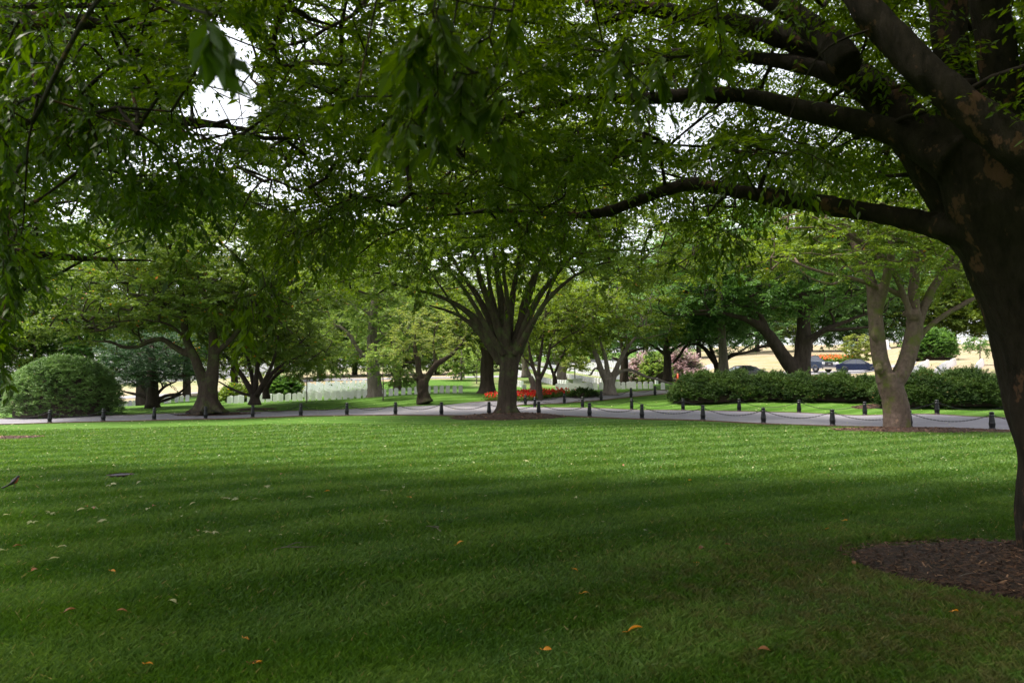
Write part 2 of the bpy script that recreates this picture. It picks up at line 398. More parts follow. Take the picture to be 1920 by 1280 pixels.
# bollard bases (pixel column, distance)
ROW1 = [(-12,36.6),(96,37),(196,37.5),(291,38),(387,38.2),(475,38.2),(565,38),(651,37.7),(742,37.2),(828,36.5),(917,36),(1010,35.3),(1105,34.2),(1203,33),(1317,31.8),(1430,30.5),(1559,29.2),(1703,28.1),(1857,27),(2010,26)]
ROW2 = [(1003,45.3),(1092,43.6),(1184,41.8),(1280,40),(1385,38.2),(1497,36.8),(1620,34.8),(1755,32.8),(1895,31)]
ROW3 = [(985,47),(1058,47.5),(1127,48.6),(1183,50.4),(1228,52),(1265,53.8)]
r1 = [GD(p, y) for p, y in ROW1]; r2 = [GD(p, y) for p, y in ROW2]; r3 = [GD(p, y) for p, y in ROW3]
near_edge = [GD(-500, 34.5)] + [p - np.array([0, .25, 0]) for p in r1] + [GD(2400, 24)]
# far edge of the main path: left part, then across to island tip, then row 2
far_edge = [GD(-500, 40.5), GD(0, 42), GD(200, 43), GD(400, 43.3), GD(600, 43.8), GD(750, 44.2), GD(830, 44.8), GD(900, 45.4), GD(965, 45.9)] + [p + np.array([0, -.2, 0]) for p in r2] + [GD(2400, 28.5)]
strip('path', near_edge, far_edge, M['path'], off=.03, n_across=18)
br_low = [GD(930, 45.2), GD(965, 46.2)] + [p + np.array([0, .15, 0]) for p in r3] + [GD(1300, 56), GD(1345, 60), GD(1400, 66)]
br_up = [GD(820, 44.2), GD(880, 47), GD(985, 50.3), GD(1058, 50.8), GD(1127, 52), GD(1183, 53.8), GD(1228, 55.6), GD(1262, 57.6), GD(1300, 60), GD(1360, 66)]
strip('branch_path', br_low, br_up, M['path'], off=.035, n_across=12)
def edging(pts, w_=.16, h=.05):
    P, _ = catmull([[p[0], p[1], 0] for p in pts], np.ones(len(pts)), .4)
    T = norm(np.gradient(P, axis=0)); S = np.stack([-T[:, 1], T[:, 0], 0 * T[:, 0]], 1)
    a = P - S * w_ / 2; b = P + S * w_ / 2
    def z(q, o): q = q.copy(); q[:, 2] = zg(q[:, 0], q[:, 1]) + o; return q
    V = np.stack([z(a, -.05), z(a, h), z(b, h), z(b, -.05)], 1); k = len(P)
    mb = MB(); i = np.arange(k - 1)[:, None] * 4; j = np.arange(3)[None]
    mb.add(V.reshape(-1, 3), np.stack([i + j, i + j + 1, i + 5 + j, i + 4 + j], -1).reshape(-1, 4))
    tag(mb.build('path_edging', M['edging'], smooth=False), kind='structure')
edging([p - np.array([0, .05, 0]) for p in near_edge])
edging(far_edge[9:]); edging(br_low); edging(br_up[1:]); edging(far_edge[:6])
# lanes far behind
strip('road', [GD(-100, 101), GD(600, 104), GD(760, 100), GD(900, 98), GD(1000,96)], [GD(-100, 110), GD(600, 112), GD(760, 107), GD(900, 105), GD(1000,103)], M['asphalt'], off=.06)
strip('road', [GD(1300, 60), GD(1400, 61), GD(1480, 71), GD(1640, 73), GD(1720, 74)], [GD(1300, 67), GD(1400, 70), GD(1480, 79.5), GD(1640, 80.5), GD(1720, 81)], M['asphalt'], off=.06)

# ---------------------------------------------------------------- trees
GAPS = [(425,150,64,114,.05),(395,215,60,40,.1),(330,295,120,38,.38),(140,330,110,45,.68),(265,250,50,24,.55),(440,470,45,28,.5),(130,395,40,22,.3),
        (1290,235,60,42,.25),(1250,210,30,30,.3),(1440,100,55,42,.55),(1195,450,48,34,.5),(730,400,26,16,.4),(1720,80,30,30,.45),(470,330,35,30,.35),
        (1500,240,40,40,.7),(560,60,60,50,.6),(860,500,18,14,.5),(1075,510,18,14,.5)]
def keep(P, soft=1.0):
    """1 where foliage may stand, less where the open sky shows between the crowns"""
    px, py, d = proj(P); k = np.ones(len(px))
    for gx, gy, rx, ry, pr in GAPS:
        e = ((px - gx) / rx) ** 2 + ((py - gy) / ry) ** 2
        e = e + .35 * np.sin(px * .09 + gy) * np.sin(py * .11 + gx)
        k = np.where((e < 1) & (d > 0), np.minimum(k, pr), k)
    return k
def leaves(C, D, K, m, Rl, L, Wd, spread=1.0, sag=.25, droop=.35, up=(0,0,1), gap=True, tintc=None, rise=0.0, jit=.3, twigs=None, twr=.003, rng_=None):
    """sprays of leaves along radiating twigs; returns quads"""
    r = rng_ or rng; n = len(C)
    a = r.uniform(-spread, spread, (n, K)); ca, sa = np.cos(a), np.sin(a)
    D = norm(D); dx = D[:, None, 0] * ca - D[:, None, 1] * sa; dy = D[:, None, 0] * sa + D[:, None, 1] * ca
    dz = D[:, None, 2] + r.normal(0, jit, (n, K)) + rise
    T = norm(np.stack([dx, dy, dz], -1))
    tl = Rl * r.uniform(.55, 1.1, (n, K)) if np.ndim(Rl) == 0 else Rl[:, None] * r.uniform(.55, 1.1, (n, K))
    S = C[:, None] + D[:, None] * (tl * r.uniform(-.1, .5, (n, K)))[..., None] + r.normal(0, .06, (n, K, 3)) * tl[..., None]
    t = (np.arange(m) + r.uniform(0, 1, (n, K, m))) / m * .95 + .05
    P = S[:, :, None] + T[:, :, None] * (tl[..., None] * t)[..., None]
    P[..., 2] -= sag * tl[..., None] * t ** 2
    side = np.where(np.arange(m) % 2 == 0, 1., -1.)[None, None, :, None]
    lat = norm(np.cross(T, np.array(up)) + 1e-6)[:, :, None]
    d = norm(T[:, :, None] * .55 + lat * side * .8 + r.normal(0, .3, P.shape) + np.array([0, 0, -droop]))
    nrm = norm(np.array(up) + r.normal(0, .45, P.shape)); wv = norm(np.cross(d, nrm))
    sz = r.uniform(.65, 1.25, P.shape[:-1])[..., None]
    nn = np.cross(wv, d)
    v0 = P; v2 = P + d * L * sz; mid = P + d * L * sz * .42
    v1 = mid + wv * (Wd * .5) * sz + nn * L * .06; v3 = mid - wv * (Wd * .5) * sz + nn * L * .06
    V = np.stack([v0, v1, v2, v3], -2).reshape(-1, 4, 3)
    tc = r.uniform(.2, .8, n) if tintc is None else tintc
    tt = np.clip(tc[:, None, None] + r.normal(0, .17, P.shape[:-1]), 0, .96).ravel()
    odd = r.random(len(tt)); tt = np.where(odd > .994, 1.0, tt)
    if gap:
        k = keep(v0.reshape(-1, 3)) > r.random(len(V)); V = V[k]; tt = tt[k]
    if twigs is not None:
        e = S + T * tl[..., None]; e[..., 2] -= sag * tl
        mm = S + T * tl[..., None] * .5; mm[..., 2] -= sag * tl * .25
        for i in range(n):
            for k_ in range(K):
                tube(twigs, [S[i, k_], mm[i, k_], e[i, k_]], [twr, twr * .8, twr * .4], 3, cap=False)
    return V, tt
def add_quads(mb, V, tt):
    n = len(V)
    if n: mb.add(V.reshape(-1, 3), np.arange(n * 4).reshape(-1, 4), np.repeat(tt, 4))
def attach(mb, nodes, C, r0=.012, sides=5, maxr=.1, wob=.25, every=1.0):
    """grow branches from the skeleton nodes (x,y,z,r) to each foliage centre, returns outward directions"""
    nodes = np.asarray(nodes, float); cap_n = len(nodes) + len(C) * 6
    A = np.zeros((cap_n, 3)); RR = np.zeros(cap_n); par = np.full(cap_n, -1); A[:len(nodes)] = nodes[:, :3]; RR[:len(nodes)] = nodes[:, 3]
    n0 = n = len(nodes)
    dist0 = np.array([np.min(np.sum((A[:n0] - c) ** 2, 1)) for c in C]); order = np.argsort(dist0)
    branches = []; D = np.zeros((len(C), 3)); root = nodes[np.argmin(nodes[:, 2])][:3]
    for ci in order:
        c = C[ci]; dd = A[:n] - c
        cost = np.sum(dd ** 2, 1) * (1 + .8 * (dd[:, 2] > .2)); b = int(np.argmin(cost)); s = A[b]; L = np.linalg.norm(c - s)
        k = max(2, min(5, int(L / .5) + 2)); t = np.linspace(0, 1, k)[:, None]
        out_ = norm(s - root) * np.array([1, 1, .5]); m1 = s + (c - s) * .5 + out_ * L * .12 + rng.normal(0, .05, 3) * L
        P = (1 - t) ** 2 * s + 2 * t * (1 - t) * m1 + t ** 2 * c
        ids = [b]
        for q in P[1:]:
            A[n] = q; par[n] = ids[-1]; ids.append(n); n += 1
        branches.append((P, ids)); v = P[-1] - P[-2]; D[ci] = v
    cnt = np.zeros(n)
    for P, ids in branches:
        cnt[ids[-1]] += 1
    for i in range(n - 1, n0 - 1, -1):
        if par[i] >= n0: cnt[par[i]] += cnt[i]
    rad = np.minimum(r0 * cnt ** .5, maxr)
    for P, ids in branches:
        rr = rad[ids].copy(); b = ids[0]
        rr[0] = min(rr[1] * 1.15, RR[b] if b < n0 else rad[b])
        rr = np.minimum.accumulate(rr)
        rr[-1] *= .6
        tube(mb, P, rr, sides, cap=False)
    D[:, 2] *= .4
    return D + rng.normal(0, .02, D.shape)
def fuse(mb, name, m, voxel, parent, origin, smooth=6, extra=None, relief=0.0):
    """tubes fused into one skin (remeshed), then thin branches appended in the same mesh"""
    o = mb.build(name, m, origin=origin)
    md = o.modifiers.new('r', 'REMESH'); md.mode = 'VOXEL'; md.voxel_size = voxel; md.use_smooth_shade = True
    s = o.modifiers.new('s', 'SMOOTH'); s.factor = .5; s.iterations = smooth
    dg = bpy.context.evaluated_depsgraph_get(); me = bpy.data.meshes.new_from_object(o.evaluated_get(dg))
    n = len(me.vertices); V = np.zeros(n * 3, np.float32); me.vertices.foreach_get('co', V); V = V.reshape(-1, 3)
    nl = len(me.loops); L = np.zeros(nl, np.int32); me.loops.foreach_get('vertex_index', L)
    nf = len(me.polygons); tot = np.zeros(nf, np.int32); me.polygons.foreach_get('loop_total', tot)
    bpy.data.objects.remove(o); bpy.data.meshes.remove(me)
    V = V.astype(float)
    if relief:
        from mathutils import noise as mn
        c = np.zeros_like(V); Fq = L.reshape(-1, 4) if nl == nf * 4 else None
        if Fq is not None:
            fn = np.cross(V[Fq[:, 2]] - V[Fq[:, 0]], V[Fq[:, 3]] - V[Fq[:, 1]])
            for i in range(4): np.add.at(c, Fq[:, i], fn)
            c = norm(c)
            h = np.array([mn.noise((x * 9, y * 9, z * 2.2)) * .6 + (1 - abs(mn.noise((x * 22, y * 22, z * 6)))) * .5 + mn.noise((x * 2.5, y * 2.5, z * 1.6)) * .8 for x, y, z in V])
            V = V + c * (h * relief)[:, None]
    q = MB()
    if nl == nf * 4: q.add(V + np.asarray(origin), L.reshape(-1, 4))
    else:
        stt = np.r_[0, np.cumsum(tot)[:-1]]; q4 = tot == 4
        q.add(V + np.asarray(origin), L[(stt[q4][:, None] + np.arange(4))])
    if extra is not None and extra.n:
        for v, f, t in zip(extra.v, extra.q, extra.t): q.add(v, f - 0 + q.n * 0 if False else f, t) if False else None
        EV = np.concatenate(extra.v); EQ = np.concatenate(extra.q); q.add(EV, EQ)
    return q.build(name, m, parent, origin=origin)

def sample_blobs(blobs, Y0, n, dmin, floor=None, edge=None):
    ws = np.array([b[3] * b[4] * b[5] for b in blobs]); ws = ws / ws.sum(); out_ = []
    tries = 0
    cell = {}
    while len(out_) < n and tries < n * 30:
        tries += 1
        b = blobs[rng.choice(len(blobs), p=ws)]; c = W(b[0], b[1], Y0 + b[2])
        v = norm(rng.normal(size=3)) * rng.random() ** .36; p = c + v * np.array(b[3:6])
        if v[2] < -.75 and rng.random() < .5: continue
        if floor is not None and p[2] < floor: continue
        key = tuple((p // dmin).astype(int))
        if len(cell.get(key, ())) >= 1: continue
        if keep(p[None])[0] < rng.random(): continue
        px, py, d = proj(p)
        if edge is not None and py > np.interp(px, edge[0], edge[1]) + rng.normal(0, 6): continue
        cell.setdefault(key, []).append(1); out_.append(p)
    return np.array(out_)

def make_tree(name, label, base, limbs, blobs, n, leafm, bark, leaf=(.16, .085), spray=.9, K=6, m=12, dmin=.7, cat='tree', group=None,
              voxel=None, sag=.2, droop=.3, spread=1.1, r0=.012, flat=None, jit=.25, edge=None, sides=9, node_from=.35, nodes_r=.14, tint=(.2,.8), gap=True):
    Y0 = base[1]; root_p = GD(base[0], Y0)
    root = empty(name, root_p, label, cat, group)
    tm = MB(); thin = MB(); nodes = []
    for L in limbs:
        P = np.array([W(q[0], q[1], Y0 + (q[3] if len(q) > 3 else 0)) for q in L]); rr = [q[2] for q in L]
        P2, r2_ = catmull(P, rr, .3)
        jitter = np.cumsum(rng.normal(0, .012, P2.shape), 0); jitter -= np.linspace(0, 1, len(P2))[:, None] * jitter[-1]; P2 = P2 + jitter
        (tube(tm, P2, r2_, 14, .07) if voxel else tube(tm, P2, r2_, sides, .06))
        if voxel and r2_[-1] < voxel * 1.5:
            k0 = max(0, int(np.argmax(r2_ < voxel * 1.5)) - 2)
            if len(P2) - k0 > 2: tube(thin, P2[k0:], r2_[k0:] * .97, 8, .05, cap=False)
        for a, b in zip(P2, r2_):
            if b < nodes_r: nodes.append((*a, b))
    if not nodes: nodes = [(*P2[-1], r2_[-1])]
    C = sample_blobs(blobs, Y0, n, dmin, floor=root_p[2] + .8, edge=edge)
    D = attach(thin, nodes, C, r0=r0)
    if voxel: fuse(tm, 'trunk', bark, voxel, root, root_p, extra=thin, relief=.02)
    else:
        EV = np.concatenate(thin.v); EQ = np.concatenate(thin.q); tm.add(EV, EQ); tm.build('trunk', bark, root, origin=root_p)
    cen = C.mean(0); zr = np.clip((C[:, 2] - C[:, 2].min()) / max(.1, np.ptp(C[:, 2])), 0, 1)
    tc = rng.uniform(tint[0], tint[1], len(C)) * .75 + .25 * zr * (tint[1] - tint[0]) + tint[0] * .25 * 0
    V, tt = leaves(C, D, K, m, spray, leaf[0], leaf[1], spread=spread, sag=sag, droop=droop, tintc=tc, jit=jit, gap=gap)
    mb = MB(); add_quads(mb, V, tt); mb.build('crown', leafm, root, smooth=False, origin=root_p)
    return root
def flare(px, py, r, dy=0, k=6, reach=1.6, down=None):
    """root flare limbs around a base given in pixels"""
    return []

# --- centre tree (vase of many stems), 34.5 m away
cY = 34.5
limbs = [
 [(950,786,.60),(950,775,.56),(950,755,.49),(951,725,.46),(953,695,.48),(955,670,.50),(957,650,.42)],
 [(938,680,.24),(915,645,.22),(888,612,.17),(862,592,.13),(832,580,.10),(805,573,.06)],
 [(940,670,.27),(912,620,.24),(878,585,.20),(838,560,.15),(790,545,.10),(735,530,.05)],
 [(945,665,.27,.2),(920,600,.25,.6),(895,555,.20,1),(868,520,.16,1.5),(845,480,.12,2),(815,430,.07,3)],
 [(948,660,.26,-.1),(928,595,.25,-.4),(908,545,.21,-.8),(893,500,.18,-1.2),(880,450,.15,-1.6),(858,390,.11,-2),(850,330,.06,-2.5)],
 [(950,660,.26),(943,600,.25),(936,540,.22),(930,500,.19),(927,450,.16),(925,390,.12),(915,330,.06)],
 [(952,660,.25,-.2),(950,610,.22,-.5),(950,560,.17,-1),(945,520,.14,-1.5),(943,470,.12,-2.2),(950,400,.09,-3)],
 [(955,660,.26,.2),(957,600,.24,.4),(963,550,.20,.8),(970,510,.17,1),(976,470,.14,1.2),(986,410,.10,2),(992,350,.06,2.5)],
 [(960,662,.26),(974,605,.24),(985,560,.22),(1001,520,.19),(1022,480,.16),(1047,435,.12),(1065,395,.07)],
 [(964,665,.26,-.2),(986,610,.23,-.5),(1010,560,.20,-.9),(1040,520,.16,-1.2),(1076,478,.13,-1.7),(1115,445,.10,-2),(1165,418,.05,-2.5)],
 [(966,680,.24,.2),(984,640,.21,.3),(1008,592,.18,.8),(1032,558,.14,1.2),(1072,522,.10,2),(1135,493,.08,2.5),(1235,480,.04,3)],
 [(1012,590,.10,1),(1030,545,.09,1),(1048,505,.08,.5),(1052,470,.06,0)],
 [(946,660,.2,.6),(922,560,.17,1.2),(912,500,.13,2),(900,440,.09,2.8),(890,380,.05,3.4)],
 [(962,655,.2,.6),(990,560,.16,1.4),(1012,490,.12,2.2),(1035,430,.08,3)],
 [(943,665,.2,-.5),(905,600,.16,-1.2),(868,540,.12,-2),(825,490,.08,-2.8),(790,450,.04,-3.4)],
 [(965,665,.2,-.5),(1000,600,.15,-1.3),(1045,545,.11,-2.2),(1100,505,.07,-3),(1150,490,.04,-3.5)],
 [(862,592,.08),(840,560,.07,-.5),(800,500,.05,-1),(770,470,.03,-1.5)],
 [(1076,478,.09,-1.7),(1130,470,.07,-2.5),(1200,470,.05,-3.5),(1300,478,.03,-4.5)],
]
limbs = [limbs[0]] + [[(q[0], q[1], q[2] * (.88 - .18 * min(1, i / 3)), *q[3:]) for i, q in enumerate(L_)] for L_ in limbs[1:]]
for a in range(7):      # root flare
    th = a * .9 + .3; ex, ey = math.cos(th), math.sin(th)
    limbs.append([(950 + ex * 8, 752, .18, ey * .25), (950 + ex * 16, 768, .17, ey * .45), (950 + ex * 27, 779, .10, ey * .8), (950 + ex * 40, 784, .04, ey * 1.2)])
make_tree('vase_shaped_tree', 'large centre tree whose thick trunk fans into a vase of many dark stems', (950, cY), limbs,
  [(760,470,-1,5.5,6,2.6),(950,400,0,6.5,7.5,3.6),(1130,450,-1,5.5,6.5,2.6),(950,300,0,7,7,3.2),(1250,480,1,3.6,5,1.6),(680,500,0,3.2,4,1.7),(950,425,-5,6,2.5,1.3),(800,490,-4,3.5,2,1.0),(1120,480,-4,3.5,2,1.0)],
  1150, M['leaf_mid'], M['bark_mid'], voxel=.055, K=7, m=18, dmin=.6, leaf=(.18,.10), spray=1.15, spread=1.3, jit=.10, sag=.12, droop=.15, nodes_r=.16,
  edge=([500,640,700,760,820,870,930,1000,1060,1120,1200,1330,1500],[560,560,572,570,552,518,494,494,515,538,556,548,520]))

# --- pale trunked tree at the right, 27.5 m
limbs = [
 [(1683,812,.52),(1682,798,.50),(1681,775,.48),(1676,745,.46),(1668,720,.46),(1664,700,.42)],
 [(1662,715,.36),(1657,690,.32),(1650,660,.29),(1645,620,.27),(1641,580,.26),(1637,555,.24),(1630,520,.19,.3),(1612,480,.15,.6),(1590,430,.1,1.0),(1570,380,.06,1.2)],
 [(1643,590,.22),(1652,560,.19,-.2),(1662,520,.16,-.6),(1672,470,.13,-1),(1665,420,.09,-1.5)],
 [(1672,722,.34),(1688,700,.33),(1703,665,.31),(1712,630,.31),(1714,605,.29),(1713,592,.25)],
 [(1712,602,.15,-.1),(1704,582,.12,-.2),(1697,558,.11,-.3),(1684,525,.10,-.5),(1662,490,.09,-.8),(1635,465,.08,-1),(1590,438,.07,-1.3),(1552,418,.05,-1.5),(1500,400,.04,-1.6),(1450,420,.02,-1.7)],
 [(1713,615,.24),(1713,570,.21),(1715,525,.19),(1716,480,.15),(1712,430,.1),(1705,380,.06)],
 [(1718,615,.20,.1),(1732,575,.18,.2),(1748,540,.15,.3),(1765,512,.12,.4),(1792,475,.09,.6),(1830,430,.05,.8)],
 [(1708,655,.15),(1732,622,.115),(1762,596,.10),(1800,572,.09),(1840,552,.08),(1900,535,.05)],
 [(1700,560,.10,-.1),(1672,545,.095,-.2),(1630,532,.09,-.3),(1590,520,.075,-.4),(1550,515,.065,-.5),(1510,500,.05,-.6),(1470,482,.03,-.7)],
 [(1590,520,.06,-.4),(1560,533,.05,-.5),(1520,520,.03,-.6),(1500,505,.02,-.6)],
 [(1690,527,.06,-.6),(1640,470,.05,-.8),(1560,430,.04,-1),(1480,428,.03,-1.2)],
 # burls
 [(1712,600,.22,-.15),(1713,590,.30,-.16),(1713,582,.18,-.16)], [(1698,593,.10,-.1),(1700,588,.15,-.12),(1702,584,.08,-.1)],
 [(1649,700,.10,-.25),(1647,692,.16,-.28),(1648,682,.08,-.25)], [(1645,640,.08,-.15),(1640,628,.16,-.18),(1641,615,.08,-.15)],
 [(1690,702,.30,-.10),(1684,697,.20,-.2)],
]
make_tree('forked_tree', 'pale brown forked trunk with burls and green moss beside the path at the right', (1683, 27.5), limbs,
  [(1600,420,1,4.0,4,1.6),(1760,430,1,4,4,1.8),(1500,470,2,3.2,3,1.2),(1660,330,0,4.5,4.5,2.0),(1850,500,2,2.6,3,1.3),(1830,360,1,3,4,2),(1620,470,-2.5,3.2,1.6,1.0),(1760,470,-2.5,3,1.6,1.1),(1680,400,-2.5,3.5,1.6,1.2)],
  900, M['leaf_mid'], M['bark_smooth'], voxel=.035, K=6, m=16, dmin=.5, leaf=(.14,.075), spray=.9, spread=1.2, jit=.12, sag=.15, nodes_r=.12,
  edge=([1300,1420,1500,1600,1640,1700,1760,1830,1920,2100],[470,520,540,545,545,540,545,575,600,600]))

# --- big dark tree behind the hedge
limbs = [
 [(1500,712,.78),(1502,695,.66),(1504,665,.62),(1506,635,.58),(1507,600,.48),(1505,555,.32),(1500,500,.18),(1496,460,.1)],
 [(1496,705,.55),(1484,688,.55),(1470,668,.52),(1455,645,.46),(1440,625,.40),(1415,606,.30),(1385,595,.20),(1345,588,.12),(1290,590,.06)],
 [(1508,652,.30),(1526,632,.26),(1550,616,.22),(1582,604,.16),(1620,590,.10),(1660,585,.06)],
 [(1508,640,.2,-.5),(1540,622,.16,-1.2),(1580,618,.13,-2),(1640,612,.07,-3)],
 [(1440,625,.25),(1425,590,.2),(1405,550,.15),(1390,500,.1)],
 [(1506,600,.3,.5),(1530,560,.22,1),(1560,510,.15,1.5),(1580,460,.1,2)],
 [(1455,648,.15),(1430,650,.12),(1400,660,.08),(1370,662,.05)],
]
make_tree('spreading_tree', 'massive dark trunked tree with two leaning stems rising behind the clipped hedge', (1500, 52), limbs,
  [(1420,540,0,8,7,2.6),(1560,540,0,5,6,2.4),(1480,450,0,8,7,3.5),(1300,560,0,4.5,5,1.8),(1350,480,0,6,6,3),(1640,520,0,3.5,5,2)],
  820, M['leaf_dark'], M['bark_dark'], voxel=.09, K=7, m=14, leaf=(.24,.13), spray=1.5, spread=1.3, jit=.14, nodes_r=.3, r0=.02, dmin=.9,
  edge=([1150,1240,1330,1400,1450,1520,1560,1600,1640,1700],[625,628,640,645,625,620,600,598,592,590]))

# --- left twin-stemmed tree
limbs = [
 [(390,778,1.0),(389,766,.80),(389,750,.62),(390,732,.56),(390,715,.50)],
 [(384,725,.38),(376,700,.30),(366,670,.26),(352,640,.22),(346,600,.20),(342,560,.16),(339,510,.13),(337,455,.08)],
 [(395,728,.40),(399,690,.34),(400,650,.29),(397,612,.22),(388,570,.16),(376,530,.1),(362,490,.06)],
 [(362,668,.18),(345,662,.20),(325,650,.18),(306,636,.16),(282,640,.15),(258,650,.13),(230,650,.10),(205,640,.08),(150,640,.04)],
 [(398,672,.20),(412,655,.17),(432,637,.15),(455,612,.13),(488,590,.11),(525,572,.08),(565,566,.04)],
 [(488,590,.07),(520,600,.06),(550,625,.04)],
 [(345,600,.12),(318,575,.10),(290,560,.08),(240,550,.05)],
 [(352,640,.10,-.5),(320,610,.08,-1.5),(270,600,.06,-2.5),(200,605,.03,-3.5)],
]
for a in range(6):
    th = a * 1.05 + .2; ex, ey = math.cos(th), math.sin(th)
    limbs.append([(389 + ex * 8, 745, .3, ey * .3), (389 + ex * 17, 761, .27, ey * .6), (389 + ex * 30, 769, .15, ey * 1.0), (389 + ex * 42, 773, .06, ey * 1.5)])
make_tree('twin_stemmed_tree', 'tall tree left of centre, two rough stems rising from one flared base by the path', (389, 41.5), limbs,
  [(250,560,-1,6.5,6,2.0),(400,520,0,6,6,3.4),(520,540,0,4,5,2.2),(330,420,0,7,7,3),(180,600,-1,4,5,1.5),(560,470,0,3.5,4,2.4),(150,500,1,4,4,1.5)],
  950, M['leaf_turn'], M['bark_mid'], voxel=.07, K=7, m=15, dmin=.65, leaf=(.21,.12), spray=1.2, spread=1.3, jit=.10, nodes_r=.2, r0=.015,
  edge=([-50,60,120,200,260,330,420,480,560,640,700],[640,650,655,655,640,640,625,600,585,570,560]))
# --- dark vase tree next to it
limbs = [
 [(478,758,.45),(478,748,.32),(478,738,.30)],
 [(476,742,.22),(462,718,.18),(445,692,.14),(428,672,.11),(408,655,.06)], [(478,740,.2),(480,710,.16),(484,680,.12),(492,640,.06)],
 [(481,742,.2),(496,718,.16),(516,694,.13),(542,676,.09),(575,662,.05)], [(477,740,.18,.5),(470,700,.14,1),(462,660,.1,1.5),(455,620,.05,2)],
 [(480,742,.15,-.5),(500,705,.12,-1),(515,670,.09,-1.5),(522,630,.05,-2)], [(470,742,.1),(450,735,.09),(428,725,.06),(410,715,.04)],
]
make_tree('low_dark_tree', 'low dark vase shaped tree with many thin stems, right of the twin stemmed tree', (478, 46), limbs,
  [(460,640,0,4.2,4,1.6),(540,640,0,3.4,4,1.7),(480,600,0,5,4.5,1.8),(590,660,0,1.8,2.5,1.2)],
  330, M['leaf_turn'], M['bark_dark'], K=7, m=13, leaf=(.19,.10), spray=1.0, nodes_r=.15,
  edge=([380,430,480,540,600,640],[690,690,672,680,700,690]))
make_tree('second_dark_stem', 'short dark trunk partly hidden just behind the low vase shaped tree', (500, 50), [
 [(499,748,.30),(499,738,.26),(497,725,.24)],[(498,730,.2),(510,712,.15),(530,695,.1),(560,680,.05)],[(497,730,.2),(488,705,.15),(478,680,.1)]],
  [(530,650,1,3.2,3,1.8)], 70, M['leaf_turn'], M['bark_dark'], K=6, m=12, leaf=(.22,.12), spray=1.0, nodes_r=.2)
# --- dark evergreen left
make_tree('dark_evergreen', 'dark green evergreen with low spreading limbs between the dome shrub and the twin stemmed tree', (287, 50), [
 [(287,764,.55),(287,750,.46),(287,735,.42),(286,700,.34),(285,660,.2),(285,630,.08)],
 [(284,755,.14),(268,742,.12),(250,738,.10),(228,733,.05)], [(283,745,.14),(272,730,.11),(262,722,.06)],
 [(291,752,.13),(310,742,.12),(335,737,.10),(352,722,.05)], [(291,745,.12),(305,728,.1),(330,715,.05)], [(293,755,.12),(325,745,.1),(350,735,.04)]],
  [(285,690,0,3.2,3.2,1.5),(240,700,0,2.0,2.5,.9),(330,695,0,2.2,2.5,1.0),(290,650,0,3.8,3,1.0)],
  300, M['needle'], M['bark_dark'], K=9, m=16, leaf=(.16,.05), spray=.8, jit=.08, spread=1.6, nodes_r=.35, cat='conifer', sag=.1,
  edge=([180,230,260,290,330,370],[725,728,722,715,722,722]))
# --- tall pale tree behind
make_tree('pale_trunk_tree', 'tall tree with stout pale grey trunk before the headstones, left of the gnarled tree', (702, 56), [
 [(703,750,.95),(703,740,.72),(702,725,.60),(700,700,.52),(698,670,.46),(697,640,.42),(699,600,.36),(702,560,.26),(704,520,.12)],
 [(698,690,.2),(688,672,.18),(672,655,.16),(660,635,.15),(645,618,.13),(620,605,.08)], [(702,600,.2),(690,585,.17),(665,570,.13),(640,560,.08)],
 [(701,580,.2),(715,555,.16),(735,530,.1)], [(700,650,.12),(720,630,.1),(745,620,.06)]],
  [(660,560,0,4,5,3),(740,580,0,3.5,5,3),(700,500,0,6,6,3.5),(650,660,2,2.6,3,1.8),(740,660,2,2.2,3,1.8),(610,600,2,2.5,3,3)],
  460, M['leaf_pale'], M['bark_grey'], K=6, m=13, leaf=(.24,.13), spray=1.1, nodes_r=.25,
  edge=([560,620,680,720,780,820],[690,705,690,700,690,680]))
make_tree('dark_trunk_tree', 'dark trunk with a curved side limb between the pale trunk and the gnarled tree', (745, 70), [
 [(746,735,.5),(746,715,.42),(745,690,.40),(745,665,.38),(742,630,.25)],[(748,700,.24),(755,685,.22),(770,680,.15),(790,675,.08)],[(744,680,.2),(738,665,.18),(735,640,.1)]],
  [(750,600,0,5,5,4),(790,620,0,3,4,3),(740,650,2,2,2,1.2)], 240, M['leaf_pale'], M['bark_dark'], leaf=(.3,.16), spray=1.4, nodes_r=.3,
  edge=([680,860],[672,672]))
# --- gnarled tree
make_tree('gnarled_tree', 'gnarled knotty trunk with an upright stub and a long slanting limb under yellow green leaves', (795, 46), [
 [(797,756,.62,0),(796,748,.50),(793,735,.36),(792,722,.42),(793,712,.32)],
 [(790,722,.24),(786,708,.27),(784,690,.20),(782,672,.22),(779,662,.17),(777,640,.08),(780,615,.05)],
 [(795,722,.25),(802,706,.22),(813,690,.20),(822,680,.20),(840,670,.15),(856,655,.10),(868,638,.06),(876,615,.03)],
 [(818,684,.12),(815,670,.12),(813,650,.08),(815,620,.05)], [(778,700,.10,-.2),(775,705,.12,-.3),(781,712,.1,-.3)], [(787,745,.12,-.3),(788,737,.17,-.35),(792,730,.1,-.3)]],
  [(800,635,0,2.6,2.5,1.2),(850,640,0,1.6,1.8,.9),(760,650,0,1.8,2,.8),(800,600,0,3,2.5,.8)],
  105, M['leaf_yellow'], M['bark_mid'], voxel=.05, K=5, m=9, leaf=(.16,.08), spray=.8, nodes_r=.13, r0=.01,
  edge=([700,760,800,860,900],[672,678,668,665,655]))
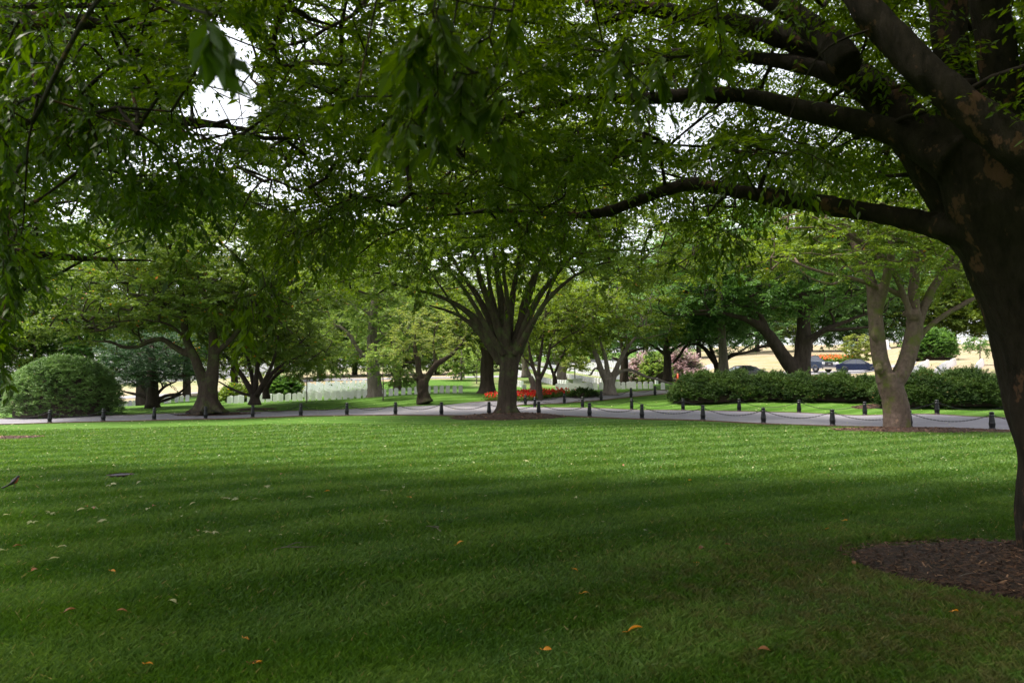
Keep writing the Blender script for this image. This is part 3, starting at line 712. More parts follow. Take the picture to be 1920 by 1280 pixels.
# --- big trunk behind the centre tree
make_tree('broad_trunk_tree', 'broad dark trunk with wide flared base behind and just left of the centre tree', (913, 54), [
 [(913,740,.95),(913,732,.72),(913,715,.56),(913,690,.52),(914,660,.50),(916,630,.45),(915,580,.3)],
 [(908,670,.22),(902,640,.2),(885,610,.14)], [(918,670,.22),(928,650,.2),(945,630,.14)]],
  [(900,590,0,4,4,2.6),(860,620,0,2.4,3,1.8),(940,640,1,2,3,1.4)], 210, M['leaf_turn'], M['bark_dark'], leaf=(.24,.13), spray=1.1, nodes_r=.5,
  edge=([800,860,900,960],[672,672,670,690]))
# --- slim trees right of the centre tree
make_tree('slim_forked_tree', 'slim dark multi stemmed tree standing in the red flower bed right of the centre tree', (1012, 49.5), [
 [(1012,752,.30),(1011,742,.24),(1010,720,.22),(1009,705,.21)],
 [(1009,712,.16),(1000,690,.12),(994,665,.10),(990,640,.07),(985,610,.04)], [(1009,710,.15),(1012,680,.12),(1016,650,.10),(1020,620,.06),(1022,590,.04)],
 [(1011,714,.15),(1022,690,.13),(1028,665,.11),(1032,640,.07),(1045,610,.04)], [(1000,690,.07),(990,678,.06),(978,665,.03)],
 [(1030,655,.08),(1050,640,.06),(1075,625,.03)]],
  [(1030,600,0,4.4,4,1.8),(1070,630,0,2.6,3,1.0),(990,610,0,2.4,3,1.4),(1050,570,0,4.5,4,1.6)],
  270, M['leaf_mid'], M['bark_dark'], K=6, m=13, leaf=(.19,.10), spray=1.0, nodes_r=.12,
  edge=([940,985,1030,1080,1130,1160],[640,660,650,662,665,650]))
make_tree('pale_stump_trunk', 'short pale knotted trunk standing close behind the slim forked tree in the flower bed', (1001, 51.5), [
 [(1001,744,.36),(1001,735,.24),(1000,722,.20),(997,712,.22),(995,705,.17)],[(996,708,.12),(990,690,.07),(983,672,.04)]],
  [(985,655,0,1.3,1.5,.7)], 16, M['leaf_pale'], M['bark_grey'], leaf=(.18,.10), spray=.6, nodes_r=.25)
make_tree('leaning_tree', 'small dark tree forked in a V behind the middle headstones', (1041, 60), [
 [(1041,722,.24),(1040,710,.19),(1038,698,.18)],[(1038,702,.13),(1032,685,.11),(1027,668,.09),(1020,645,.05)],[(1039,702,.13),(1046,685,.10),(1054,668,.08),(1062,650,.05)]],
  [(1050,640,0,3.2,3,1.5),(1090,640,0,2.6,3,1.5)], 130, M['leaf_mid'], M['bark_dark'], leaf=(.24,.13), spray=1.0, nodes_r=.15,
  edge=([990,1040,1120],[665,668,672]))
for (px, Y, by, r_, lab) in [(985,85,705,.45,'distant pinkish trunk between the centre tree and the slim forked tree'),(1053,82,712,.62,'stout pale pinkish trunk on the striped hillside behind the small V forked tree')]:
    make_tree('pale_distant_tree', lab, (px, Y), [[(px,by+3,r_*1.3),(px,by-8,r_),(px,by-28,r_*.9),(px,by-60,r_*.7)],[(px,by-20,r_*.6),(px-8,by-35,r_*.5),(px-18,by-50,r_*.3)],[(px,by-22,r_*.6),(px+9,by-36,r_*.5),(px+20,by-52,r_*.3)]],
      [(px,by-95,0,6,5,4)], 150, M['leaf_pale'], M['bark_grey'], leaf=(.34,.18), spray=1.5, nodes_r=.5, edge=([px-200,px+200],[by-42,by-42]))
# --- gnarled multi-limb tree with long low limb
make_tree('low_limbed_tree', 'gnarled multi stemmed tree whose long low limb arches right towards the branch path', (1142, 52), [
 [(1143,742,.70),(1143,734,.55),(1142,722,.42),(1140,710,.40)],
 [(1138,718,.26),(1128,695,.22),(1120,670,.20),(1113,650,.17),(1108,632,.10),(1104,610,.05)],
 [(1142,715,.22),(1138,690,.19),(1135,668,.14),(1130,655,.12),(1126,640,.08)],
 [(1146,718,.26),(1152,700,.22),(1160,680,.18),(1170,662,.15),(1178,650,.13),(1190,635,.09),(1200,615,.05)],
 [(1150,702,.20),(1156,695,.24),(1158,688,.14)],
 [(1154,704,.11),(1166,696,.12),(1180,694,.12),(1195,698,.11),(1212,706,.10),(1232,711,.09),(1250,717,.08),(1268,721,.04)],
 [(1124,695,.07),(1117,690,.08),(1112,694,.07),(1108,702,.07),(1103,703,.03)],
 [(1176,652,.08),(1175,640,.07),(1174,625,.04)], [(1133,738,.2,-.3),(1126,743,.1,-.5)], [(1152,738,.22,-.3),(1160,742,.1,-.5)]],
  [(1130,600,0,4.4,4,1.8),(1090,620,0,2.6,3,1.2),(1190,610,0,3.4,4,1.6),(1150,560,0,6,5,2)],
  330, M['leaf_mid'], M['bark_grey'], voxel=.06, K=6, m=13, leaf=(.20,.11), spray=1.0, nodes_r=.14,
  edge=([1040,1090,1130,1180,1240,1280],[655,662,640,648,640,625]))
make_tree('crooked_tree', 'dark crooked trunk on the grass directly behind the low limbed tree', (1171, 63), [
 [(1170,722,.55),(1170,712,.44),(1170,700,.38),(1171,680,.36),(1170,668,.34)],[(1170,685,.2),(1162,676,.18),(1148,670,.1)],[(1170,672,.26),(1178,662,.2),(1195,656,.12),(1215,650,.06)],[(1169,672,.25),(1167,650,.2),(1160,630,.12)]],
  [(1190,600,1,5,5,2.6),(1230,590,1,4,4,2.4)], 230, M['leaf_blue'], M['bark_dark'], leaf=(.27,.15), spray=1.2, nodes_r=.25,
  edge=([1100,1180,1260,1300],[640,652,650,640]))
make_tree('grass_edge_tree', 'dark trunk with two pale slanting limbs before the pink blossoming shrubs', (1251, 60), [
 [(1251,714,.5),(1251,705,.40),(1251,690,.36),(1251,670,.34),(1250,655,.30),(1252,630,.2)],
 [(1251,668,.2),(1244,662,.17),(1230,652,.12),(1218,645,.06)], [(1253,665,.18),(1262,655,.16),(1275,648,.12),(1292,641,.07)], [(1262,680,.1),(1272,668,.13),(1280,655,.13),(1292,643,.1),(1300,630,.06)]],
  [(1250,590,0,5,5,2.6),(1310,600,0,4,4,2.2)], 250, M['leaf_blue'], M['bark_dark'], leaf=(.27,.15), spray=1.2, nodes_r=.25,
  edge=([1180,1230,1290,1350],[640,652,650,645]))
make_tree('pinkish_trunk_tree', 'straight pinkish grey trunk at the left end of the hedge', (1357, 56), [
 [(1358,703,.50),(1357,690,.42),(1356,670,.36),(1355,645,.34),(1353,615,.32),(1350,580,.22)]],
  [(1350,560,0,4,4,3)], 160, M['leaf_blue'], M['bark_grey'], leaf=(.26,.14), spray=1.2, nodes_r=.4,
  edge=([1250,1450],[632,632]))
make_tree('dark_limbed_tree', 'low forked dark tree just behind the straight pinkish grey trunk', (1347, 60), [
 [(1347,700,.45),(1346,690,.36),(1344,680,.32)],[(1343,684,.24),(1332,668,.22),(1322,655,.18),(1308,646,.12),(1290,645,.06)],[(1342,680,.2),(1336,660,.17),(1330,645,.1)],
 [(1350,684,.22),(1362,672,.2),(1378,664,.16),(1400,660,.1),(1430,655,.05)],[(1378,664,.08),(1395,655,.07),(1410,645,.04)]],
  [(1340,600,0,5,5,2.2),(1400,620,0,3.6,4,1.5),(1290,620,0,3,4,1.4)], 240, M['leaf_blue'], M['bark_dark'], leaf=(.26,.14), spray=1.1, nodes_r=.2,
  edge=([1260,1300,1350,1400,1460],[648,650,640,655,650]))
# --- small trees and saplings
def sapling(label, px, Y, top, crown_rx, leafm=M['leaf_pale'], n=40, stem=.035, cpy=None, bark=M['bark_grey'], base=None, rz=1.0, leaf=(.16,.09)):
    g = GD(px, Y); b = float(proj(g)[1]); cp = cpy if cpy else (top + b) / 2
    return make_tree('sapling', label, (px, Y), [[(px,b+2,stem*1.3),(px,(b+top)/2,stem),(px+1,top,stem*.4)]], [(px,cp,0,crown_rx,crown_rx,rz)], n, leafm, bark,
        leaf=leaf, spray=.6, K=5, m=10, dmin=.35, nodes_r=.1, r0=.006, sides=6, gap=False)
sapling('slender sapling with bushy dark crown left of the pale trunk, before the headstones', 575, 50.5, 660, 1.5, M['leaf_turn'], 80, cpy=688, rz=1.2)
sapling('thin staked sapling just right of the pale grey trunk', 718, 49.5, 650, 1.1, M['leaf_pale'], 60, cpy=675, rz=1.2)
sapling('little round tree on the far grass bank left of the broad dark trunk', 865, 88, 655, 3.0, M['leaf_pale'], 110, .12, cpy=678, rz=1.9, leaf=(.3,.17))
sapling('thin sapling touching the left side of the broad dark trunk', 894, 80, 640, 1.2, M['leaf_pale'], 36, .05, cpy=670, rz=1.4, leaf=(.22,.12))
sapling('small staked tree on the striped hill left of the low limbed tree', 1078, 78, 660, 1.6, M['leaf_yellow'], 60, .06, cpy=680, rz=1.0, leaf=(.25,.13))
sapling('yellow green young tree left of the pale forked trunk on the dry hill', 1608, 95, 628, 1.9, M['leaf_yellow'], 110, .06, cpy=653, rz=2.2, leaf=(.26,.15))
sapling('small tree on the dry hill seen between the pale forked trunk and the great trunk', 1838, 62, 632, 1.3, M['leaf_dark'], 50, .05, cpy=646, rz=.7)
sapling('low leafy bush beside the thin sapling in front of the headstones', 757, 58, 700, 1.3, M['leaf_pale'], 50, .04, cpy=716, rz=.6)

# --- bushes built of foliage over a volume
def bush(name, label, px, Y, base_py, top_py, rx, ry, leafm, n, leaf=(.12,.05), cat='shrub', shape=1.0, K=6, m=10, spray=.4, group=None, col_=0.0, squish=.6, jit=.5):
    c = GD(px, Y); top = zat(top_py, Y); H = top - c[2]; root = empty(name, c, label, cat, group)
    v = norm(rng.normal(size=(n, 3))); v[:, 2] = np.abs(v[:, 2]); v *= (.80 + .2 * rng.random((n, 1)))
    zz = v[:, 2:3]; P = c + v * np.array([rx, ry, H * .98]); 
    P[:, 2] = c[2] + (np.maximum(zz[:, 0], 0) ** squish) * H * .96
    P += (np.sin(P[:, [1]] * 2.1 + P[:, [2]] * 3) * .05 + np.sin(P[:, [0]] * 1.7) * .05) * v
    D = v * np.array([1, 1, .6]); tc = np.clip(.45 + .25 * np.sin(P[:, 0] * 2.3 + P[:, 2] * 3.1) + rng.normal(0, .15, n), .05, .92)
    V, tt = leaves(P, D, K, m, spray, leaf[0], leaf[1], spread=1.4, sag=.0, droop=0, tintc=tc, gap=False, jit=jit)
    mb = MB(); add_quads(mb, V, tt)
    # solid dark shell added inside the leaves to stop light, in place of twigs
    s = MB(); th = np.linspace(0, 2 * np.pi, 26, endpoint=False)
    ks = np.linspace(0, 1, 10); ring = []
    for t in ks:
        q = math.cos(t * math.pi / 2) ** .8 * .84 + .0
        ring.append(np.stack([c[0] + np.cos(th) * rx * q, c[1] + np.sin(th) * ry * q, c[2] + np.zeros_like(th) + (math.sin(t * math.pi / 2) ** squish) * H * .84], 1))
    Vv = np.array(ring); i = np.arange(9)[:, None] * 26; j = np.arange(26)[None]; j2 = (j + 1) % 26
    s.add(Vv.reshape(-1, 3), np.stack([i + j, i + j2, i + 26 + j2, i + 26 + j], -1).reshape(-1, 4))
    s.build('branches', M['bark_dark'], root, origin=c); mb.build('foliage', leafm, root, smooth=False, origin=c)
    return root
bush('dome_shrub', 'large clipped dome shaped evergreen shrub at the left edge of the lawn', 122, 43.6, 776, 668, 3.35, 2.8, M['dome'], 4200, (.10,.036), spray=.24, squish=.62, jit=.4, m=9, K=5)
bush('round_bush', 'round dark green bush on the dry hill right of the pale forked trunk', 1747, 82, 673, 622, 2.6, 2.4, M['leaf_dark'], 420, (.3,.15), spray=.7, squish=.6)
bush('broadleaf_bush', 'glossy broadleaf bush in front of the headstones behind the low dark tree', 531, 60, 752, 712, 1.25, 1.2, M['leaf_dark'], 160, (.22,.12), spray=.5)
bush('yellow_bush', 'small golden yellow bush among the headstones right of the glossy bush', 551, 64, 745, 718, .85, .8, M['leaf_yellow'], 70, (.22,.12), spray=.4)
bush('broadleaf_bush', 'glossy broadleaf bush between the twin stemmed tree and the low dark tree', 447, 60, 752, 728, 1.3, 1.2, M['leaf_turn'], 140, (.22,.12), spray=.5)
bush('pink_blossom_shrub', 'pink blossoming shrub left of the dark trunk on the hillside', 1212, 74, 706, 670, 1.9, 1.6, M['pink'], 210, (.22,.16), spray=.8, squish=.9, cat='flowering shrub')
bush('green_shrub', 'pale green shrub between the two pink blossoming shrubs', 1229, 72, 703, 668, 1.3, 1.3, M['leaf_pale'], 110, (.22,.14), spray=.7, squish=.9)
bush('pink_blossom_shrub', 'pink blossoming shrub right of the dark trunk on the hillside', 1277, 76, 698, 660, 2.1, 1.8, M['pink'], 240, (.22,.16), spray=.9, squish=.9, cat='flowering shrub')
bush('dark_side_shrub', 'dark shadowed shrub at the far left edge beside the dome shrub', -60, 50, 775, 690, 2.4, 2.5, M['needle'], 380, (.18,.07), spray=.5)

# --- low yew hedges
def hedge(label, pts, n, H, wd, leafm=M['yew']):
    """pts: (px, Y, top_py) along the run"""
    C0 = np.array([GD(p[0], p[1]) for p in pts]); Ht = np.array([zat(p[2], p[1]) for p in pts]) - C0[:, 2] - .46
    d = np.r_[0, np.cumsum(np.linalg.norm(np.diff(C0[:, :2], axis=0), axis=1))]; Lt = d[-1]
    T = norm(C0[-1, :2] - C0[0, :2]); S = np.array([-T[1], T[0]]); org = C0.mean(0)
    root = empty('yew_hedge', org, label, 'hedge')
    def at(s): return np.stack([np.interp(s, d, C0[:, i]) for i in range(3)], -1), np.interp(s, d, Ht)
    s = rng.uniform(0, Lt, n); a = np.arccos(rng.uniform(-1, 1, n)) ; p, h = at(s)
    endf = np.clip(np.minimum(s, Lt - s) / 1.2, .25, 1) ** .5
    rise = .92 + .12 * np.sin(s * 1.3) * np.sin(s * .7 + 1) + .09 * np.sin(s * 3.1) + .08 * np.sin(s * 5.3 + 1) + rng.normal(0, .09, n)
    h = h * endf * rise
    ca, sa = np.cos(a), np.sin(a); x = np.sign(ca) * np.abs(ca) ** .9 * wd * 1.05 * endf; z = sa ** .85 * h * .95
    P = np.zeros((n, 3)); P[:, :2] = p[:, :2] + S * x[:, None]; P[:, 2] = zg(P[:, 0], P[:, 1]) * .5 + p[:, 2] * .5 + z
    D = np.zeros((n, 3)); D[:, :2] = S * ca[:, None] + T * rng.normal(0, .5, n)[:, None]; D[:, 2] = sa * .5 + .25; P += rng.normal(0, .06, P.shape)
    tc = np.clip(.42 + .28 * np.sin(P[:, 0] * 1.9 + P[:, 2] * 4) + .25 * (z / np.maximum(h, .1) - .5) + rng.normal(0, .15, n), .05, .92)
    V, tt = leaves(P, D, 7, 15, .36, .10, .036, spread=1.0, sag=-.05, droop=-.1, tintc=tc, gap=False, jit=.35)
    mb = MB(); add_quads(mb, V, tt)
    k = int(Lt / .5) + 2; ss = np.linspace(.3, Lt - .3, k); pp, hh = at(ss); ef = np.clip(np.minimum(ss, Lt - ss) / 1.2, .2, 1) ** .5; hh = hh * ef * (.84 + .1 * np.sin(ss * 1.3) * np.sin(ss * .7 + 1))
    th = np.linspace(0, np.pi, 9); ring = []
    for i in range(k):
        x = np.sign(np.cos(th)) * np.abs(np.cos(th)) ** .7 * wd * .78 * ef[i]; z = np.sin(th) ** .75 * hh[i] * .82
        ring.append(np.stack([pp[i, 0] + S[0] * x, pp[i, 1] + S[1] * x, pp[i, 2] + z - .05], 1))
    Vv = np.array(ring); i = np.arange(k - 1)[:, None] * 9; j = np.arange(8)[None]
    core = MB(); core.add(Vv.reshape(-1, 3), np.stack([i + j, i + j + 1, i + 10 + j, i + 9 + j], -1).reshape(-1, 4))  # closed shell added under the hedge foliage to block light, in place of stems
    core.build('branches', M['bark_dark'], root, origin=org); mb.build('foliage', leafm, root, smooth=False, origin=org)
hedge('long low dark yew hedge left of the pale forked trunk, hiding the parked cars', [(1262,47,712),(1300,45.5,698),(1360,44.5,696),(1450,43.8,694),(1540,42.8,698),(1600,42,702),(1665,41,698)], 5200, 1, 1.9)
hedge('low dark yew hedge between the pale forked trunk and the great foreground trunk', [(1640,38.5,705),(1700,37.6,697),(1780,37,694),(1850,36.6,694),(1920,36.3,696),(1990,36,700)], 4200, 1, 1.7)

# --- background wood: every crown a tree of its own
BG = [(-140,75,500,9,'leaf_dark'),(-30,66,520,7,'leaf_turn'),(70,72,470,8,'leaf_dark'),(170,85,490,8,'leaf_pale'),(265,70,450,8,'leaf_dark'),(350,95,470,9,'leaf_turn'),
 (440,105,480,9,'leaf_mid'),(520,120,500,10,'leaf_pale'),(600,128,520,9,'leaf_blue'),(665,140,545,10,'leaf_pale'),(740,125,530,9,'leaf_pale'),(820,135,560,10,'leaf_pale'),(905,130,520,10,'leaf_mid'),
 (1010,150,500,11,'leaf_mid'),(1110,160,500,12,'leaf_blue'),(1210,150,470,12,'leaf_blue'),(1310,150,460,12,'leaf_blue'),(1420,165,450,13,'leaf_pale'),(1520,170,470,13,'leaf_blue'),(1610,165,470,12,'leaf_blue'),
 (1700,165,450,12,'leaf_mid'),(1790,165,470,12,'leaf_pale'),(1880,160,450,12,'leaf_mid'),(1990,150,440,12,'leaf_blue')]
descr = ['behind the left edge of the lawn','behind the dome shrub, at the far left','above the dome shrub','just right of the dome shrub, far behind','behind the dark evergreen','behind the twin stemmed tree',
 'above the low dark tree, far behind','beyond the headstones left of the sapling','far left of the pale grey trunk','directly behind the pale grey trunk','beyond the lane right of the pale grey trunk','behind the gnarled tree, beyond the lane','behind the broad dark trunk',
 'on the hill right of the centre tree','on the hilltop behind the low limbed tree','on the hilltop above the pink shrubs','above the left end of the hedge','on the hill left of the massive dark tree','behind the massive dark tree','above the orange flower bed',
 'behind the pale forked trunk on the hill','above the round dark bush','left of the great trunk on the hilltop','behind the great foreground trunk']
kinds = {'leaf_dark':'dark green','leaf_turn':'olive green','leaf_pale':'pale green','leaf_blue':'blue green','leaf_mid':'mid green'}
for (px, Y, top, rr, lm), ds in zip(BG, descr):
    top = top - (110 if px < 640 else 50)
    g = GD(px, Y); b = float(proj(g)[1]); mpp = Y / F; H = (b - top) * mpp
    if px < 400: crowns = [(px,top+.42*(b-top),0,rr*.8,rr*.6,H*.42),(px-rr*.35/mpp,b-.3*(b-top),0,rr*.6,rr*.5,H*.22),(px+rr*.35/mpp,b-.32*(b-top),0,rr*.6,rr*.5,H*.22)]
    else: crowns = [(px,top+.40*(b-top),0,rr*.8,rr*.6,H*.40),(px-rr*.3/mpp,b-.30*(b-top),0,rr*.7,rr*.5,H*.24),(px+rr*.35/mpp,b-.28*(b-top),0,rr*.7,rr*.5,H*.25)]
    make_tree('background_tree', 'tall ' + kinds[lm] + ' tree standing ' + ds, (px, Y), [[(px,b+3,.6),(px,b-.25*(b-top),.45),(px+2,b-.5*(b-top),.3),(px,top+.2*(b-top),.1)],
       [(px,b-.25*(b-top),.3),(px-rr*.3/mpp,b-.42*(b-top),.18)],[(px,b-.3*(b-top),.3),(px+rr*.3/mpp,b-.5*(b-top),.16)]],
       crowns, 620, M[lm], M['bark_dark'], leaf=(.42*Y/110,.24*Y/110), spray=2.0*Y/110, K=6, m=12, dmin=1.1*Y/110, nodes_r=.6, r0=.03, sides=6, group='trees of the background wood', jit=.3)

# ---------------------------------------------------------------- foreground trees
def near_tree(name, label, base_p, limbs, px_lo, px_hi, box_, n_in, n_out, edge, leafm, bark, voxel=.045, leaf=(.078,.032), extra_sprays=None, axis=None, clear=None, rmax=12, zlow=3.6):
    root = empty(name, base_p, label, 'tree'); tm = MB(); thin = MB(); nodes = []
    for L in limbs:
        if len(L[0]) == 2:   # world polyline: [(r, (x,y,z)), ...]
            P = np.array([q[1] for q in L]); rr = [q[0] for q in L]
        else:
            P = np.array([W(q[0], q[1], q[3]) for q in L]); rr = [q[2] for q in L]
        P2, r2_ = catmull(P, rr, .14)
        jt = np.cumsum(rng.normal(0, .006, P2.shape), 0); jt -= np.linspace(0, 1, len(P2))[:, None] * jt[-1]; P2 = P2 + jt
        big = max(rr) > .045
        tube(tm if big else thin, P2, r2_, 16 if big else 7, .08 if big else .04, cap=big)
        if big and r2_[-1] < voxel * 1.5:
            k0 = max(0, int(np.argmax(r2_ < voxel * 1.5)) - 3)
            if len(P2) - k0 > 2: tube(thin, P2[k0:], r2_[k0:] * .97, 9, .05, cap=False)
        for a, b in zip(P2, r2_):
            if b < .13: nodes.append((*a, b))
    (x0, x1), (y0, y1), (z0, z1) = box_
    ins, outs, cell = [], [], {}
    tries = 0
    while (len(ins) < n_in or len(outs) < n_out) and tries < 400000:
        tries += 1
        p = np.array([rng.uniform(x0, x1), rng.uniform(y0, y1), rng.uniform(z0, z1)])
        rr = math.hypot(p[0] - axis[0], p[1] - axis[1])
        if rr > rmax or p[2] > z1 - (rr / rmax) ** 2 * 2.5 or p[2] < zlow: continue
        px, py, d = proj(p); vis = p[1] > 1.5 and d > .5 and -160 < px < 2080 and py > -160
        if vis:
            if len(ins) >= n_in or not (px_lo + rng.normal(0, 60) < px < px_hi + rng.normal(0, 60)): continue
            if p[1] < 4.6: continue
            lim = np.interp(px, edge[0], edge[1]) + rng.normal(0, 9)
            rp = .55 * 1280 / d      # spray reach in pixels
            if py > lim - rp * .7: continue
            if keep(p[None])[0] < rng.random(): continue
            if clear is not None:
                q = clear[np.argmin((clear[:, 0] - px) ** 2 + (clear[:, 1] - py) ** 2)]; dist = math.hypot(q[0] - px, q[1] - py)
                if d < q[3] + .5 and dist < q[2] + rp * .55: continue
                if q[0] > 1700 and d < 7.5 and py > 230 and px > 1660: continue
            key = tuple((p // .5).astype(int))
            if key in cell: continue
            cell[key] = 1; ins.append(p)
        else:
            if p[1] > -1.5 and d > .2 and py + 1.5 * 1280 / d > 0 and -300 - 1900 / d < px < 2220 + 1900 / d: continue
            if p[1] > -1.5 and d <= .2 and p[2] < 4.5: continue
            if p[1] < 1.0 and p[2] < 3.2: continue
            if len(outs) >= n_out: continue
            outs.append(p)
    C = np.array(ins + outs); ni = len(ins)
    ni_keep = ni
    D = attach(thin, nodes, C, r0=.005, maxr=.032)
    mb = MB()
    V, tt = leaves(C[:ni], D[:ni], 7, 16, .62, leaf[0], leaf[1], spread=1.2, sag=.3, droop=.55, jit=.22, twigs=None)
    add_quads(mb, V, tt)
    if n_out:
        V, tt = leaves(C[ni:], D[ni:], 6, 11, .9, .20, .10, spread=1.3, sag=.2, droop=.4, gap=False); add_quads(mb, V, tt)  # unseen out-of-frame sprays, leaves oversized and packed to shade the lawn and trunk
    if extra_sprays:
        for (px, py, Y, k, rad_px, L_, reach) in extra_sprays:
            cs = np.array([W(px + rng.normal(0, rad_px[0]), py + rng.normal(0, rad_px[1]), Y + rng.normal(0, Y * .05)) for _ in range(k)])
            Dd = np.stack([rng.normal(-.2, .6, k), rng.normal(0, .4, k), rng.normal(-.55, .25, k)], 1)
            V, tt = leaves(cs, Dd, 3, 7, reach, L_, L_ * .40, spread=.7, sag=.5, droop=.9, gap=False, jit=.2, twigs=thin, twr=.0022)
            add_quads(mb, V, tt)
            # the hanging twigs that carry the sprays
            order = np.argsort(-cs[:, 2]); 
            for a in range(1, k):
                dd = np.linalg.norm(cs[order[:a]] - cs[order[a]], axis=1); b = order[int(np.argmin(dd))]
                tube(thin, [cs[b], (cs[b] + cs[order[a]]) / 2 + np.array([0, 0, -.01]), cs[order[a]]], [.004, .0035, .003], 4, cap=False)
            t0 = cs[order[0]]; nd = np.array(nodes)[:, :3]; q = nd[np.argmin(np.sum((nd - t0 - np.array([0, 0, .6])) ** 2, 1))]
            Pq, rq = catmull([q, q * .4 + t0 * .6 + np.array([0, 0, .35]), t0], [.014, .009, .004], .1); tube(thin, Pq, rq, 5, cap=False)
    fuse(tm, 'trunk', bark, voxel, root, base_p, extra=thin, smooth=3, relief=.026)
    mb.build('crown', leafm, root, smooth=False, origin=base_p)
    return root

NY = 6.5
def nl(*pts, y0=NY, y1=NY):      # pixel polyline with depth sliding from y0 to y1
    k = len(pts) - 1
    return [(p[0], p[1], p[2], y0 + (y1 - y0) * i / max(1, k)) for i, p in enumerate(pts)]
near_limbs = [
 nl((2030,1085,.52),(2020,1045,.46),(2008,980,.43),(2000,850,.42),(1985,740,.42),(1964,640,.41),(1928,540,.40),(1888,450,.39),(1855,380,.36),(1830,310,.30),(1810,240,.23),(1796,160,.15), y0=6.6, y1=6.5),
 nl((1940,580,.28),(1885,470,.33),(1822,385,.31),(1768,312,.27),(1715,245,.22),(1670,190,.19),(1620,145,.165),(1560,105,.145),(1490,75,.125),(1400,48,.11),(1300,30,.10),(1200,15,.07),(1100,5,.05), y0=6.45, y1=8.8),
 nl((1940,600,.24),(1885,450,.27),(1830,300,.22),(1805,200,.17),(1790,100,.15),(1783,0,.17),(1780,-120,.15),(1770,-260,.15), y0=6.7, y1=6.8),
 nl((1950,600,.24),(1905,430,.27),(1878,300,.20),(1868,200,.155),(1860,100,.145),(1850,0,.14),(1840,-150,.13), y0=6.5, y1=6.0),
 nl((1990,350,.15),(1905,268,.155),(1850,225,.15),(1790,175,.14),(1730,120,.13),(1680,65,.125),(1635,15,.115),(1590,-50,.10),(1520,-140,.08), y0=5.4, y1=6.2),
 nl((1880,450,.22),(1810,432,.155),(1770,424,.13),(1735,415,.115),(1670,402,.105),(1590,388,.098),(1500,376,.092),(1420,366,.085),(1350,352,.08),(1300,343,.075),(1250,356,.068),(1190,376,.06),(1130,396,.05),(1060,400,.04),(990,396,.03),(915,394,.024),(862,398,.02),(801,400,.015),(762,385,.011),(709,376,.007), y0=6.45, y1=10.2),
 nl((1800,300,.26),(1745,282,.19),(1690,256,.14),(1620,238,.115),(1550,222,.105),(1480,204,.095),(1410,188,.085),(1340,181,.08),(1270,184,.07),(1200,190,.062),(1120,188,.054),(1050,198,.045),(989,214,.036),(945,232,.032),(900,256,.03),(845,280,.026),(797,297,.023),(757,328,.02),(714,350,.017),(666,367,.014),(600,375,.011),(520,375,.008),(407,378,.005), y0=6.5, y1=11),
 nl((1590,125,.15),(1560,80,.14),(1500,35,.12),(1420,-15,.1),(1300,-60,.08),(1150,-90,.06), y0=6.9, y1=8.5),
 nl((1650,170,.12),(1560,140,.10),(1470,118,.08),(1380,105,.06),(1280,98,.04),(1180,110,.03), y0=7.2, y1=9.5),
 nl((1200,15,.05),(1080,60,.045),(980,110,.04),(900,140,.034),(853,157,.03),(800,150,.028),(744,144,.026),(687,162,.023),(652,188,.02),(600,204,.018),(560,218,.015),(516,232,.012),(442,252,.007), y0=8.5, y1=9.0),
 nl((1150,-90,.055),(980,-90,.045),(820,-70,.036),(720,-25,.03),(682,0,.027),(656,31,.024),(604,57,.021),(569,77,.018),(530,88,.014),(494,96,.012),(468,136,.009),(444,175,.007),(455,232,.004), y0=8.5, y1=7.0),
 nl((577,77,.012),(550,122,.010),(525,166,.009),(516,232,.008),(534,298,.006),(564,359,.004), y0=7.2, y1=7.2),
 nl((860,-60,.035),(760,-20,.03),(690,30,.026),(640,58,.026),(600,50,.02),(540,30,.014), y0=8.6, y1=9.6),
 nl((640,58,.022),(700,80,.022),(775,95,.018),(850,120,.012), y0=9.2, y1=9.6),
 # stems behind and above, carrying the part of the crown that is out of the picture
 [(.30,(5.3,6.6,4.6)),(.26,(6.6,7.4,6.0)),(.2,(8.4,8.6,7.2)),(.1,(11,10,8.2)),(.05,(13,11,8.6))],
 [(.28,(5.2,6.4,4.4)),(.22,(4.6,4.8,5.8)),(.16,(3.4,2.8,6.9)),(.1,(1.8,.6,7.6)),(.05,(-.2,-2.0,8.2))],
 [(.26,(5.3,6.2,4.2)),(.20,(6.6,4.0,5.6)),(.13,(7.8,1.5,6.8)),(.07,(8.8,-1.8,7.6))],
 [(.2,(4.6,4.8,5.8)),(.13,(2.2,4.4,6.8)),(.09,(-.5,4.2,7.4)),(.05,(-3.4,4.0,7.7))],
 # root flare
 [(.28,(5.6,6.3,.5)),(.24,(6.0,6.0,.12)),(.10,(6.5,5.6,.0))],
]
nb = W(2010, 1060, 6.6); near_base = np.array([nb[0], 6.6, float(zg(nb[0], 6.6))])
EDGE_R = ([300,420,470,520,580,640,700,760,830,900,960,1020,1080,1140,1200,1260,1320,1380,1440,1500,1560,1620,1680,1760,1900,2100],
          [330,420,480,560,590,560,560,470,440,450,480,490,450,430,420,430,460,440,430,380,370,380,385,400,420,450])
cl = []
for L_ in (near_limbs[5], near_limbs[6], near_limbs[1], near_limbs[4], near_limbs[0], near_limbs[2], near_limbs[3]):
    for a, b in zip(L_[:-1], L_[1:]):
        for t in (0, .25, .5, .75):
            q = [a[i] * (1 - t) + b[i] * t for i in range(4)]
            if q[2] > .045: cl.append((q[0], q[1], q[2] / q[3] * 1280, q[3]))
CLEAR = np.array(cl)
